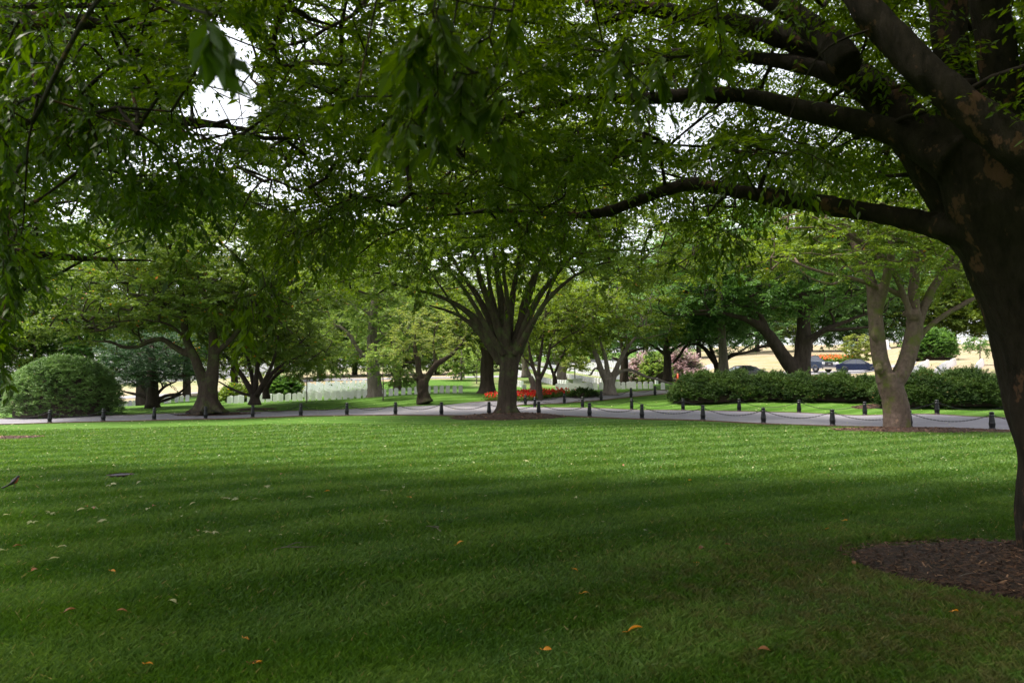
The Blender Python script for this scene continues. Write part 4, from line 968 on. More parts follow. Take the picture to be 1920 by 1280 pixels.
near_tree('great_tree', 'huge dark foreground trunk at the right edge, its limbs reaching left across the picture', near_base, near_limbs, 430, 2100,
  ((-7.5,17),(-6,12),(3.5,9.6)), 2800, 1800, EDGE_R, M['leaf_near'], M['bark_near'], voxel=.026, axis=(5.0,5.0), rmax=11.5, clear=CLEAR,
  extra_sprays=[(830,40,2.3,6,(80,40),.095,.16),(810,130,2.4,6,(60,40),.095,.16),(850,200,2.5,6,(70,32),.09,.15),(740,215,2.7,5,(55,24),.09,.14),(920,110,2.6,4,(50,40),.09,.15),
                (458,530,5.2,13,(20,40),.095,.26),(620,410,7.0,26,(60,36),.09,.38),(555,440,6.5,20,(40,34),.09,.36),(1280,90,3.4,10,(60,35),.10,.22),(1480,300,5.5,16,(70,30),.09,.35),(1330,430,6.5,14,(50,22),.085,.35),
                (930,470,8,24,(90,26),.085,.4),(1080,420,8,16,(60,30),.085,.4)])

left_limbs = [
 [(.55,(-8.6,6.0,-.1)),(.42,(-8.5,6.0,.6)),(.38,(-8.3,6.0,2.0)),(.36,(-8.1,6.0,3.2))],
 [(.26,(-8.2,6.0,2.9)),(.18,(-7.0,6.1,4.2)),(.13,(-5.6,6.3,5.0)),(.08,(-4.4,6.4,5.2)),(.04,(-3.9,6.5,5.15)),(.008,(-3.3,6.6,5.3))],
 [(.26,(-8.2,6.0,2.9)),(.18,(-7.4,7.4,4.2)),(.13,(-6.4,9.0,5.2)),(.08,(-5.2,10.4,5.8)),(.008,(-4.0,11.6,6.0))],
 [(.24,(-8.2,6.0,3.0)),(.16,(-7.2,4.6,4.4)),(.1,(-5.6,3.6,5.4)),(.008,(-3.4,2.8,6.0))],
 [(.26,(-8.1,6.0,3.1)),(.2,(-8.6,6.2,5.0)),(.12,(-8.4,6.4,7.0)),(.01,(-7.8,6.5,8.4))],
 [(.2,(-8.2,6.0,2.6)),(.12,(-7.4,7.6,3.2)),(.07,(-6.6,9.0,3.4)),(.008,(-5.6,10.6,3.6))],
 nl((0,8,.035),(60,13,.03),(130,12,.028),(200,10,.022),(300,0,.016), y0=6.2, y1=6.2),
 nl((-120,-10,.045),(-60,0,.04),(0,8,.036), y0=6.4, y1=6.2),
 nl((0,240,.03),(60,228,.026),(120,200,.022),(180,150,.016),(230,110,.01), y0=5.6, y1=5.8),
 nl((68,180,.008),(60,230,.007),(50,300,.006),(46,370,.005),(40,440,.004), y0=4.2, y1=4.2),
 nl((-40,560,.04),(20,548,.034),(70,530,.028),(130,500,.022),(200,465,.014),(290,440,.008), y0=10, y1=10.6),
]
for e in left_limbs[0:1]: pass
EDGE_L = ([-400,-100,0,30,60,90,130,180,240,300,380,430,470,520],[640,640,620,600,560,480,450,430,440,440,430,400,330,260])
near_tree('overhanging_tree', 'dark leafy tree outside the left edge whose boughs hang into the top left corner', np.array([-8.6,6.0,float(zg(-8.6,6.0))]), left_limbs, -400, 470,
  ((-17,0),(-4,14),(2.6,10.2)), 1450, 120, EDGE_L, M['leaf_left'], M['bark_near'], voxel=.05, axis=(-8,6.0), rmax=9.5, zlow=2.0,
  extra_sprays=[(16,290,4.2,24,(26,90),.09,.24),(8,440,4.4,18,(20,60),.09,.24),(4,580,4.6,14,(16,46),.09,.22),(330,325,5.8,30,(55,28),.10,.34),(270,370,6.2,12,(50,16),.10,.28),(395,20,1.5,2,(14,10),.085,.08),(60,60,4.5,26,(60,50),.10,.3),(150,230,5.0,26,(70,30),.10,.34)])

# ---------------------------------------------------------------- mulch rings, flower beds
def mulch_bed(label, cx, cy, rx, ry, h, name='mulch_bed', rot=0, chips=900, cs=.05):
    """low mound of bark mulch over the ground"""
    k, r_ = 48, 9; th = np.linspace(0, 2 * np.pi, k, endpoint=False); V = []
    wob = 1 + .05 * np.sin(th * 3 + cx) + .035 * np.sin(th * 7 + 1)
    c_, s_ = math.cos(rot), math.sin(rot)
    for i in range(r_ + 1):
        t = i / r_; x = np.cos(th) * rx * wob * t; y = np.sin(th) * ry * wob * t
        X = cx + x * c_ - y * s_; Y = cy + x * s_ + y * c_; hh = h * (1 - t ** 2) + .035 * (t < 1) - .03 * (t == 1)
        V.append(np.stack([X, Y, zg(X, Y) + hh], 1))
    V = np.array(V); i = np.arange(r_)[:, None] * k; j = np.arange(k)[None]; j2 = (j + 1) % k
    mb = MB(); mb.add(V.reshape(-1, 3), np.stack([i + j, i + k + j, i + k + j2, i + j2], -1).reshape(-1, 4))
    tag(mb.build(name, M['mulch']), kind='structure')
    t = np.sqrt(rng.random(chips)) * 1.0; a = rng.uniform(0, 2 * np.pi, chips); wv = 1 + .05 * np.sin(a * 3 + cx) + .035 * np.sin(a * 7 + 1)
    x = np.cos(a) * rx * t * wv; y = np.sin(a) * ry * t * wv; X = cx + x * c_ - y * s_; Y = cy + x * s_ + y * c_
    P = np.stack([X, Y, zg(X, Y) + h * (1 - t ** 2) + .042], 1)
    b = rng.uniform(0, 6.28, chips); d = np.stack([np.cos(b), np.sin(b), rng.normal(0, .25, chips)], 1); s2 = np.stack([-np.sin(b), np.cos(b), rng.normal(0, .3, chips)], 1)
    L = cs * rng.uniform(.4, 1.6, (chips, 1)); w2 = cs * .3 * rng.uniform(.5, 1.3, (chips, 1))
    Q = np.stack([P - d * L - s2 * w2, P + d * L - s2 * w2 * .6, P + d * L + s2 * w2, P - d * L + s2 * w2], 1)
    m2 = MB(); add_quads(m2, Q, rng.random(chips)); tag(m2.build('mulch_chips', M['chip'], smooth=False), label, 'mulch', kind='stuff')
mulch_bed('bark chips scattered on the mulch ring under the great foreground tree', 4.95, 6.0, 1.85, 1.25, .05, chips=5200, cs=.022, rot=-.22)
g = GD(952, 34.0); mulch_bed('bark chips on the mulch mound round the centre tree', g[0], 33.9, 2.9, 1.7, .20, chips=1900, cs=.05)
g = GD(1700, 27.1); mulch_bed('bark chips on the long mulch bed under the pale forked trunk', g[0]+.2, 26.7, 3.4, 1.25, .07, chips=2600, cs=.04, rot=-.1)
g = GD(395, 41.0); mulch_bed('bark chips round the base of the twin stemmed tree', g[0], 41.6, 2.6, 1.0, .06, chips=900, cs=.06)
g = GD(-10, 24.5); mulch_bed('bark chips on the dark mulch patch at the left edge of the lawn', g[0], 24.6, 1.7, 1.0, .03, chips=900, cs=.035)
g = GD(1640, 38.6); mulch_bed('bark chips in the gap between the two yew hedges', g[0], 38.4, 1.5, .8, .05, chips=400, cs=.05)
g = GD(480, 45.9); mulch_bed('bark chips under the low dark tree', g[0], 45.9, 1.4, .7, .05, chips=300, cs=.05)

def flower_bed(label, pts, n, fl, h=.3, ring=True, leaf=.10):
    """pts outline on the ground; plants with green skirt and bright heads, one uncountable planting"""
    O = np.array(pts); c = O.mean(0); mb = MB(); k = 0; P = []
    while len(P) < n:
        a = rng.dirichlet(np.ones(len(O)) * .5); q = (a[:, None] * O).sum(0); P.append([q[0], q[1]])
    P = np.array(P); Z = zg(P[:, 0], P[:, 1]); C = np.stack([P[:, 0], P[:, 1], Z + .04], 1)
    D = np.tile([0, 0, 1.], (n, 1)) + rng.normal(0, .2, (n, 3))
    V, tt = leaves(C, D, 5, 5, h * .8, leaf, leaf * .6, spread=3, sag=0, droop=-.2, jit=.9, gap=False); V[..., 2] = np.maximum(V[..., 2], zg(V[..., 0], V[..., 1]) + .01); add_quads(mb, V, tt * .5)
    o = mb.build('flower_leaves', M['bedleaf'], smooth=False); tag(o, label.replace('flowers', 'foliage'), 'bedding plants', kind='stuff')
    m2 = MB(); C2 = C[::2] + np.array([0, 0, h * .72]) + rng.normal(0, .05, C[::2].shape)
    V, tt = leaves(C2, D[::2], 4, 3, .12, leaf * .9, leaf * .8, spread=3, sag=0, droop=-.3, jit=.8, gap=False); add_quads(m2, V, tt)
    o = m2.build('flowers', fl, smooth=False); tag(o, label, 'flowers', kind='stuff')
flower_bed('bright red bedding flowers along the grass behind the centre tree', [G(892,753,44,60)[:2], G(950,757,44,60)[:2], G(1010,752,44,60)[:2], G(1082,744,46,60)[:2], G(1085,737,48,60)[:2], G(1020,738,46,60)[:2], G(940,742,44,60)[:2], G(892,748,44,60)[:2]], 1500, M['red_flower'], .38)
flower_bed('orange pink bedding flowers in the curved bed far up on the dry hill', [GD(1525,108)[:2], GD(1560,104)[:2], GD(1600,108)[:2], GD(1606,116)[:2], GD(1560,120)[:2], GD(1522,116)[:2]], 900, M['orange_flower'], .6, leaf=.3)
bush('low_shrub', 'low dark green shrub at the right end of the red flowers', 1094, 51, 745, 734, 1.1, .8, M['yew'], 110, (.12,.06), spray=.3)

# ---------------------------------------------------------------- bollards and chains
def make_bollard():
    root = empty('bollard', (0, 0, 0), 'x', 'bollard', 'black iron bollards along the paths')
    a = MB(); lathe(a, [(0,-.02),(.125,-.02),(.125,.05),(.115,.075),(.10,.085),(.10,.10)], 16); a.build('base', M['iron'], root)
    b = MB(); lathe(b, [(.10,.10),(.118,.22),(.122,.26),(.112,.29),(.108,.31),(.085,.52),(.082,.545)], 8); b.build('post', M['iron'], root, smooth=False)
    c = MB(); lathe(c, [(.082,.545),(.100,.55),(.102,.575),(.088,.585),(.080,.60),(.080,.655),(.092,.66),(.092,.68),(.075,.70),(.045,.715),(0,.72)], 16); c.build('cap', M['iron_top'], root)
    for s in (-1, 1):
        e = MB(); t = np.linspace(0, 2*np.pi, 10, endpoint=True); P = np.stack([s * (.105 + .022 * np.cos(t)), 0 * t, .565 + .022 * np.sin(t)], 1); tube(e, P, np.full(10, .006), 5, cap=False); e.build('chain_eye', M['iron'], root)
    return root
def dup(root, loc, rz, label, group=None):
    r = root.copy(); col.objects.link(r); r.location = tuple(map(float, loc)); r.rotation_euler = (0, 0, rz); r['label'] = label
    if group: r['group'] = group
    for ch in root.children:
        c = ch.copy(); col.objects.link(c); c.parent = r
        for gch in ch.children:
            d = gch.copy(); col.objects.link(d); d.parent = c
    return r
def nth(i):
    tens = ['', '', 'twenty', 'thirty', 'forty', 'fifty']; i += 1
    if i <= 20: return ORD[i - 1]
    t, u = divmod(i, 10); return tens[t] + '-' + ORD[u - 1] if u else tens[t][:-1] + 'ieth'
ORD = ['first','second','third','fourth','fifth','sixth','seventh','eighth','ninth','tenth','eleventh','twelfth','thirteenth','fourteenth','fifteenth','sixteenth','seventeenth','eighteenth','nineteenth','twentieth']
proto = make_bollard(); used = False
def chain(a, b, label, n_, sag=.30):
    L = np.linalg.norm(b - a); sag = sag * min(1, L / 3.0); root_p = a; mb = MB(); cnt = max(6, int(L / .062))
    t = (np.arange(cnt) + .5) / cnt; P = a[None] + (b - a)[None] * t[:, None]; P[:, 2] -= sag * 4 * t * (1 - t)
    dirv = norm(b - a); side = norm(np.cross(dirv, [0, 0, 1.])); th = np.linspace(0, 2*np.pi, 8, endpoint=False); ph = np.linspace(0, 2*np.pi, 4, endpoint=False)
    for i in range(cnt):
        d = dirv + np.array([0, 0, -sag * 4 * (1 - 2 * t[i]) / L]); d = d / np.linalg.norm(d); up = np.cross(side, d); wv = side if i % 2 else up
        cx = P[i][None] + np.cos(th)[:, None] * d * .042 + np.sin(th)[:, None] * wv * .019
        nn = np.cross(d, wv); rad = np.cos(th)[:, None] * d + np.sin(th)[:, None] * wv
        V = cx[:, None] + .0085 * (np.cos(ph)[None, :, None] * rad[:, None] + np.sin(ph)[None, :, None] * nn[None, None])
        ii = np.arange(8)[:, None] * 4; i2 = (np.arange(8)[:, None] + 1) % 8 * 4; j = np.arange(4)[None]; j2 = (j + 1) % 4
        mb.add(V.reshape(-1, 3), np.stack([ii + j, i2 + j, i2 + j2, ii + j2], -1).reshape(-1, 4))
    o = mb.build('chain', M['iron'], origin=a); o.location = tuple(a); tag(o, label, 'chain', 'black chains hung between the bollards')
def row(pts, px, desc, chains=True):
    global used
    k = len(pts)
    for i, p in enumerate(pts):
        q = pts[min(i + 1, k - 1)] - pts[max(i - 1, 0)]; rz = math.atan2(q[1], q[0]); lab = f'black iron bollard, {ORD[i]} from the left {desc}'
        if not used: used = True; proto.location = tuple(map(float, p)); proto.rotation_euler = (0, 0, rz); proto['label'] = lab
        else: dup(proto, p, rz, lab)
        if i < k - 1:
            d = norm((pts[i + 1] - p)[None])[0] * .11; up = np.array([0, 0, .555]); s = 'dark chain sagging between the ' + ORD[i] + ' and ' + ORD[i + 1] + ' bollards ' + desc
            chain(p + up + d, pts[i + 1] + up - d, s, i)
row([GD(-104,35.8)] + r1[1:] if False else r1[1:], None, 'of the row along the lawn')
row(r2, None, 'of the row beyond the main path')
row(r3, None, 'of the row climbing the branch path')
c0 = GD(-8, 36.3); chain(c0 + np.array([0,0,.555]), r1[1] + np.array([-.11,0,.555]), 'dark chain running off the left edge from the first bollard along the lawn', 0)
chain(r3[0] + np.array([.1,0,.555]), r2[0] + np.array([-.05,0,.555]), 'short dark chain linking the two rows of bollards at the tip of the grass island', 0)
chain(r3[-1] + np.array([.1,0,.555]), GD(1296,56) + np.array([0,0,.555]), 'dark chain running from the last bollard of the branch path into the hedge', 0)

# ---------------------------------------------------------------- headstones
def stone_mesh():
    mb = MB(); w2, h, d = .165, .50, .05; x = np.linspace(-w2, w2, 9); top = h + .115 * np.sqrt(np.maximum(0, 1 - (x / w2) ** 2 * .86))
    out_ = [(-w2, -.12)] + list(zip(x, top)) + [(w2, -.12)]; k = len(out_); out_ = np.array(out_)
    f = np.stack([out_[:, 0], np.full(k, -d), out_[:, 1]], 1); b = np.stack([out_[:, 0], np.full(k, d), out_[:, 1]], 1)
    mb.ngon(f); mb.ngon(b[::-1])
    for i in range(k): j = (i + 1) % k; mb.ngon([f[j], f[i], b[i], b[j]])
    return mb
sm_ = stone_mesh(); st0 = sm_.build('headstone', M['marble'], smooth=False); st_used = False
st_me = st0.data; n_st = 0; far_st = []
def stone(p, label, group, rz=0.0, s=1.0, lim=296):
    global st_used, n_st
    p = np.array([p[0], p[1], float(zg(p[0], p[1]))])
    if n_st >= lim: far_st.append((p, rz, s)); return
    o = st0 if not st_used else st0.copy()
    if st_used: col.objects.link(o)
    st_used = True; n_st += 1; o.location = tuple(p); o.rotation_euler = (rng.normal(0, .02), rng.normal(0, .015), rz + rng.normal(0, .04)); o.scale = (s, s, s * rng.uniform(.94, 1.05))
    tag(o, label, 'headstone', group)
MID = [(983,728),(997,727),(1004,727),(1011,727),(1045,726),(1048,727),(1051,726),(1055,727),(1061,729),(1067,729),(1072,724),(1078,725),(1085,728),(1092,728),(1098,724),(1103,726),(1109,727),(1117,727),(1126,725),(1133,725),
       (1156,727),(1160,723),(1165,726),(1169,722),(1178,725),(1181,720),(1188,725),(1189,720),(1200,723),(1210,720),(1211,724),(1221,720),(1243,718)]
MID.sort()
for i_, (px, py) in enumerate(MID):
    p = G(px, py, 53, 64); 
    if abs(p[1] - 64) < .3 or p[1] < 53.2: p = GD(px, 57 + rng.uniform(0, 2))
    stone(p, nth(i_) + ' white headstone from the left on the green grass behind the red flowers', 'headstones in the green plot behind the flowers', -.1, 1.0)
# right-hand rows on the dry hill
for (pa, Ya, pb, Yb, k, nm) in [(1700,47,1742,63,11,'short row just right of the pale forked trunk'),(1752,46.5,1793,64,12,'row below the round dark bush'),(1829,46.5,1845,62,9,'row nearest the great trunk')]:
    a, b = GD(pa, Ya), GD(pb, Yb)
    for i in range(k): q = a + (b - a) * i / (k - 1); stone(q, nth(i) + ' white headstone of the ' + nm, 'headstones in the ' + nm, .5, 1.0)
for i in range(12): q = GD(1526, 84) + (GD(1572, 92) - GD(1526, 84)) * i / 11; stone(q, nth(i) + ' tiny headstone from the left between the pickup and sedan roofs', 'headstones beyond the parked cars', .3, 1.1)
for i in range(16):
    q = GD(1245, 76) + (GD(1346, 104) - GD(1245, 76)) * i / 15; stone(q, nth(i) + ' white headstone from the bottom of the line climbing the dry slope', 'headstones in the line climbing the slope', .2, 1.25)
for i_, (px, Y) in enumerate([(221,78),(228,76),(237,80),(245,74),(253,79),(262,77),(270,75),(312,72),(318,78),(332,74),(341,76),(352,73)]):
    stone(GD(px, Y), nth(i_) + ' small headstone from the left under and beside the dark evergreen', 'headstones under the dark evergreen', .1, 1.1)
# dense left plot: rows across, front row close behind the grass brow
def plot(px0, px1, rows, dx, label, group, ang, jitter=.03, skip=None, s=1.0):
    for ri, Yr in enumerate(rows):
        a = GD(px0, Yr); b = GD(px1, Yr); n = int((b[0] - a[0]) / dx)
        for i in range(n + 1):
            x = a[0] + i * dx + rng.normal(0, jitter) + (Yr * .37) % dx; y = Yr + ang * (x - a[0])
            stone((x, y), label.replace('@', nth(i) if len(rows) == 1 else nth(ri)), group.replace('@', nth(ri)), .12, s)
plot(425, 860, [55.5], .52, '@ white headstone from the left in the front row behind the grass brow', 'headstones of the front row on the left', .02)
plot(430, 705, [58, 60.5, 63, 65.5, 68], .82, 'white headstone in the @ rank behind the front row, left of the pale grey trunk', 'headstones of the @ rank behind the front row', .02)
plot(480, 690, [71, 74, 77, 80, 83, 86], 1.15, 'x@', 'x@', .02, s=1.05)
for o in [o for o in col.objects if o.name.startswith('headstone') and str(o.get('label'))[:1] == 'x']: q = o['label'][1:]; tag(o, 'white headstone in the ' + q + ' far rank below the brown slope, left of the pale trunk', 'headstone', 'headstones of the ' + q + ' far rank on the left')
# striped hillside: long rows seen nearly end on
for kx in range(-1, 12):
    for m_ in range(70):
        y = 70 + m_ * 1.3; x = 1.0 + kx * 4.6 - (y - 70) * .12
        px = 960 + 1283 * x / y
        if 962 < px < 1262 + (y - 70) * .3 and y < 158: stone((x, y), 'white headstone in the nearest rows of the striped hillside right of the centre tree', 'headstones on the striped hillside', .35, 1.05, lim=296)
if far_st:
    V0 = np.zeros(len(st_me.vertices) * 3, np.float32); st_me.vertices.foreach_get('co', V0); V0 = V0.reshape(-1, 3)
    big = MB()
    for p, rz, s in far_st:
        c_, s_ = math.cos(rz), math.sin(rz); V = np.stack([V0[:, 0] * c_ - V0[:, 1] * s_, V0[:, 0] * s_ + V0[:, 1] * c_, V0[:, 2]], 1) * s + p
        b0 = big.n; big.v.append(V); big.t.append(np.full(len(V), .5)); big.n += len(V)
        for pl in st_me.polygons: big.poly.append(([b0 + i for i in pl.vertices], 0))
    tag(big.build('headstones', M['marble'], smooth=False), 'hundreds of tiny white headstones in stripes over the far hillside', 'headstones', kind='stuff')
# --- larger monuments on the far hilltop
for i, (px, Y, w_, h_, ds) in enumerate([(1795,150,1.9,1.3,'left of the three at the hilltop'),(1818,152,2.7,1.6,'middle, widest of the three at the hilltop'),(1842,150,1.9,1.5,'right of the three at the hilltop'),(1660,150,2.4,2.2,'seen in the fork of the pale trunk')]):
    g = GD(px, Y); r_ = empty('monument', g, 'white marble monument block, ' + ds, 'monument')
    b = MB(); box(b, (0,0,.2), (w_, w_*.5, .5)); b.build('plinth', M['marble'], r_, smooth=False); b = MB(); box(b, (0,0,.45+h_/2-.2), (w_*.8, w_*.4, h_-.4), taper=.9); b.build('block', M['marble'], r_, smooth=False)
g = GD(1083, 61); r_ = empty('tomb', g, 'taller pale stone tomb among the headstones behind the low dark shrub', 'tomb')
b = MB(); box(b, (0,0,.15), (1.1,.7,.36)); b.build('plinth', M['marble'], r_, smooth=False); b = MB(); box(b, (0,0,.62), (.8,.45,.6), taper=.85); box(b, (0,0,.965), (.9,.52,.08)); b.build('block', M['marble'], r_, smooth=False)
g = GD(1597, 122); r_ = empty('stone_pillar', g, 'pale stone pillar with a blue cap beside the orange flower bed', 'pillar')
b = MB(); lathe(b, [(0,0),(.72,0),(.70,.2),(.58,.25),(.55,1.9),(.62,2.0),(0,2.0)], 14); b.build('shaft', M['limestone'], r_)
b = MB(); lathe(b, [(0,2.0),(.68,2.0),(.72,2.3),(.5,2.5),(0,2.55)], 14); b.build('cap', plain('blue_cap', (.12,.30,.50), .5), r_)
M['cone'] = plain('cone', (.85,.10,.04), .5)
g = GD(1271, 72); r_ = empty('traffic_cone', g, 'orange traffic cone on the slope right of the pink blossoming shrubs', 'traffic cone')
b = MB(); box(b, (0,0,.03), (.55,.55,.06)); b.build('base', M['cone'], r_, smooth=False); b = MB(); lathe(b, [(.20,.06),(.13,.45),(.05,.95),(0,.96)], 14); b.build('cone', M['cone'], r_)

# ---------------------------------------------------------------- parked vehicles
M['car_glass'] = plain('car_glass', (.03,.035,.045), .06, 0, .05, 4, 1.0)
M['tyre'] = plain('tyre', (.02,.02,.02), .8); M['rim'] = plain('rim', (.45,.45,.47), .3, .9); M['grille'] = plain('grille', (.02,.02,.025), .5); M['lamp_glass'] = plain('lamp_glass', (.7,.72,.75), .12, 0, .05)
M['tail_glass'] = plain('tail_glass', (.35,.02,.02), .2); M['chrome'] = plain('chrome', (.6,.6,.62), .15, 1.0)
def vehicle(name, label, cat, px, Y, yaw, prof, half, cab, wheel_r, wb, paint, truck=False, group=None):
    """prof: lower body side outline [(x,z)...] front = +x; cab: (x list, z list) greenhouse outline"""
    g = GD(px, Y); root = empty(name, g, label, cat, rz=yaw); mp = plain('paint_' + name, paint, .22, 0, .03, 3, .6, coat=1.0)
    if group: root['group'] = group
    b = MB(); prof = np.array(prof, float); k = len(prof)
    secs = [(-1, .93, .05), (-.93, 1.0, 0), (.93, 1.0, 0), (1, .93, .05)]; rings = []
    zc = prof[:, 1].mean()
    for (yy, sc_, ins) in secs:
        P = prof.copy(); P[:, 0] *= 1 - ins * .6; P[:, 1] = zc + (P[:, 1] - zc) * (sc_ if abs(yy) == 1 else 1)
        rings.append(np.stack([P[:, 0], np.full(k, yy * half), P[:, 1]], 1))
    for a, c in zip(rings[:-1], rings[1:]):
        for i in range(k): j = (i + 1) % k; b.ngon([a[i], a[j], c[j], c[i]])
    b.ngon(rings[0][::-1]); b.ngon(rings[-1])
    cx, cz = np.array(cab[0]), np.array(cab[1]); hw = np.interp(cz, [cz.min(), cz.max()], [half * .93, half * .74])
    # roof plate and pillars in paint
    ro = [i for i in range(len(cz)) if cz[i] > cz.max() - .06]; ra = np.array([[cx[i], -hw[i], cz[i]] for i in ro]); rb = np.array([[cx[i], hw[i], cz[i]] for i in ro])
    for i in range(len(ro) - 1):
        b.ngon([ra[i], ra[i+1], rb[i+1], rb[i]]); 
        b.ngon([ra[i] + [0,0,.035], rb[i] + [0,0,.035], rb[i+1] + [0,0,.035], ra[i+1] + [0,0,.035]])
        for q in (ra, rb): b.ngon([q[i], q[i+1], q[i+1] + [0,0,.035], q[i] + [0,0,.035]])
    for s in (-1, 1):
        for i in (ro[0], ro[-1]):
            e = 0 if i == ro[0] else len(cx) - 1; tube(b, [(cx[i], s*hw[i], cz[i]), (cx[e], s*hw[e], cz[e])], [.035,.05], 6)
        mid = (cx[ro[0]] + cx[ro[-1]]) / 2; tube(b, [(mid, s*half*.75, cz.max()), (mid-.03, s*half*.93, cz.min())], [.04,.05], 6)
    body = b.build('body', mp, root, smooth=False)
    gl = MB(); n = len(cx); A = np.stack([cx, -hw + .012, cz - .01], 1); B = np.stack([cx, hw - .012, cz - .01], 1)
    gl.ngon(A[::-1]); gl.ngon(B); gl.build('side_window', M['car_glass'], root, smooth=False)
    f, r_ = MB(), MB(); f.ngon([A[ro[-1]], A[-1], B[-1], B[ro[-1]]]); r_.ngon([A[0], A[ro[0]], B[ro[0]], B[0]])
    f.build('windshield', M['car_glass'], root, smooth=False); r_.build('rear_window', M['car_glass'], root, smooth=False)
    xf, xr = wb
    for x in (xf, xr):
        for s in (-1, 1):
            t = MB(); lathe(t, [(wheel_r*.62,-.11),(wheel_r*.96,-.11),(wheel_r,-.07),(wheel_r,.07),(wheel_r*.96,.11),(wheel_r*.62,.11)], 24)
            o = t.build('wheel', M['tyre'], root); o.location = (x, s*(half-.10), wheel_r); o.rotation_euler = (math.pi/2, 0, 0)
            t = MB(); lathe(t, [(0,-.08),(wheel_r*.2,-.085),(wheel_r*.6,-.06),(wheel_r*.63,.0),(wheel_r*.6,.06),(wheel_r*.2,.085),(0,.08)], 20); t.build('rim', M['rim'], o)
    xm = prof[:, 0].max(); xn = prof[:, 0].min(); zh = prof[:, 1].max()
    for s in (-1, 1):
        t = MB(); box(t, (xm-.06, s*half*.76, zh*(.72 if not truck else .80)), (.16, half*.34, .16 if not truck else .24)); t.build('headlight', M['lamp_glass'], root, smooth=False)
        t = MB(); box(t, (xn+.06, s*half*.78, zh*.82), (.16, half*.3, .14)); t.build('tail_light', M['tail_glass'], root, smooth=False)
        t = MB(); box(t, (cx[-1]-.35, s*(half+.10), cz.min()+.12), (.12, .2, .15)); t.build('mirror', mp, root, smooth=False)
    t = MB(); box(t, (xm-.01, 0, zh*.70), (.10, half*1.05, .36 if truck else .18)); gr = t.build('grille', M['grille'], root, smooth=False)
    t = MB(); box(t, (xm+.045, 0, zh*.70), (.03, half*(.34), .07)); t.build('badge', M['chrome'], gr, smooth=False)
    t = MB(); box(t, (xm-.0, 0, .42 if truck else .32), (.18, half*1.8, .2)); t.build('bumper', M['chrome'] if truck else mp, root, smooth=False)
    return root
sedan_prof = [(-2.35,.35),(-2.38,.7),(-2.25,.93),(-1.7,.98),(.95,.92),(1.8,.80),(2.3,.62),(2.36,.40),(2.2,.22),(-2.2,.22)]
sedan_cab = ([-1.85,-1.25,-.7,.15,1.05],[.96,1.34,1.43,1.42,.91])
truck_prof = [(-2.85,.50),(-2.88,1.20),(1.15,1.22),(2.35,1.20),(2.78,1.10),(2.82,.75),(2.75,.42),(-2.75,.42)]
truck_cab = ([-.95,-.80,-.2,.55,1.30],[1.20,1.82,1.90,1.88,1.20])
vehicle('sedan', 'dark blue sedan parked behind the hedge, right of the massive dark tree', 'car', 1612, 75.5, R(-28), sedan_prof, .92, sedan_cab, .34, (1.42,-1.40), (.012,.018,.05))
vehicle('pickup_truck', 'dark blue pickup truck facing the viewer, half hidden by the massive dark tree', 'pickup truck', 1518, 77, R(-68), truck_prof, 1.02, truck_cab, .42, (1.85,-1.75), (.02,.028,.06), truck=True)
vehicle('parked_car', 'dark car of which only the roof shows above the left part of the hedge', 'car', 1388, 63.5, R(-170), sedan_prof, .92, sedan_cab, .34, (1.42,-1.40), (.012,.014,.018))

# ---------------------------------------------------------------- small things on the lawn
def robin():
    p = W(25, 938, 11.2); p[2] = float(zg(p[0], p[1])) + .03; root = empty('robin', p, 'robin with dark back and rusty orange breast standing on the lawn at the left', 'bird', rz=R(25))
    K = np.array([(-.085,.042,.006),(-.058,.056,.014),(-.035,.074,.028),(-.010,.096,.040),(.012,.120,.041),(.028,.145,.031),(.036,.160,.023),(.046,.174,.025),(.060,.181,.021),(.070,.180,.009)])
    s = 14; th = np.linspace(0, 2*np.pi, s, endpoint=False); V = []
    d = norm(np.gradient(K[:, [0, 1]], axis=0))
    for (x, z, r_), dd in zip(K, d):
        V.append(np.stack([x - dd[1]*np.sin(th)*r_, np.cos(th)*r_*.85, z + dd[0]*np.sin(th)*r_], 1))
    V = np.array(V); k = len(K); mb = MB(); i = np.arange(k-1)[:,None]*s; j = np.arange(s)[None]; j2 = (j+1)%s; Q = np.stack([i+j,i+j2,i+s+j2,i+s+j],-1)
    base = mb.n; mb.add(V.reshape(-1,3), Q.reshape(-1,4))
    mi = np.zeros((k-1, s), int)
    for a in range(3, 7): mi[a, 8:14] = 1
    mb.mi[-1] = mi.ravel(); mb.poly += [([base+x for x in range(s)][::-1],0),([base+(k-1)*s+x for x in range(s)],0)]
    mb.build('body', [plain('robin_back', (.035,.030,.028), .7), plain('robin_breast', (.38,.09,.03), .8)], root)
    t = MB(); tube(t, [(-.075,0,.046),(-.12,0,.024),(-.165,0,.006)], [.010,.013,.012], 6); t.build('tail', plain('tail_feather', (.025,.022,.02), .7), root, smooth=False)
    t = MB(); tube(t, [(.068,0,.179),(.092,0,.175)], [.006,.001], 6); t.build('beak', plain('beak', (.55,.35,.05), .5), root)
    for s_ in (-1, 1):
        t = MB(); tube(t, [(.0,s_*.015,.05),(.01,s_*.018,.02),(.005,s_*.018,-.025)], [.004,.003,.003], 5); t.build('leg', plain('leg_skin', (.12,.08,.05), .6), root)
        t = MB(); tube(t, [(.018,s_*.030,.140),(-.008,s_*.037,.108),(-.045,s_*.026,.075),(-.085,s_*.012,.048)], [.008,.02,.014,.003], 6); t.build('wing', plain('wing_feather', (.045,.038,.035), .7), root)
robin()
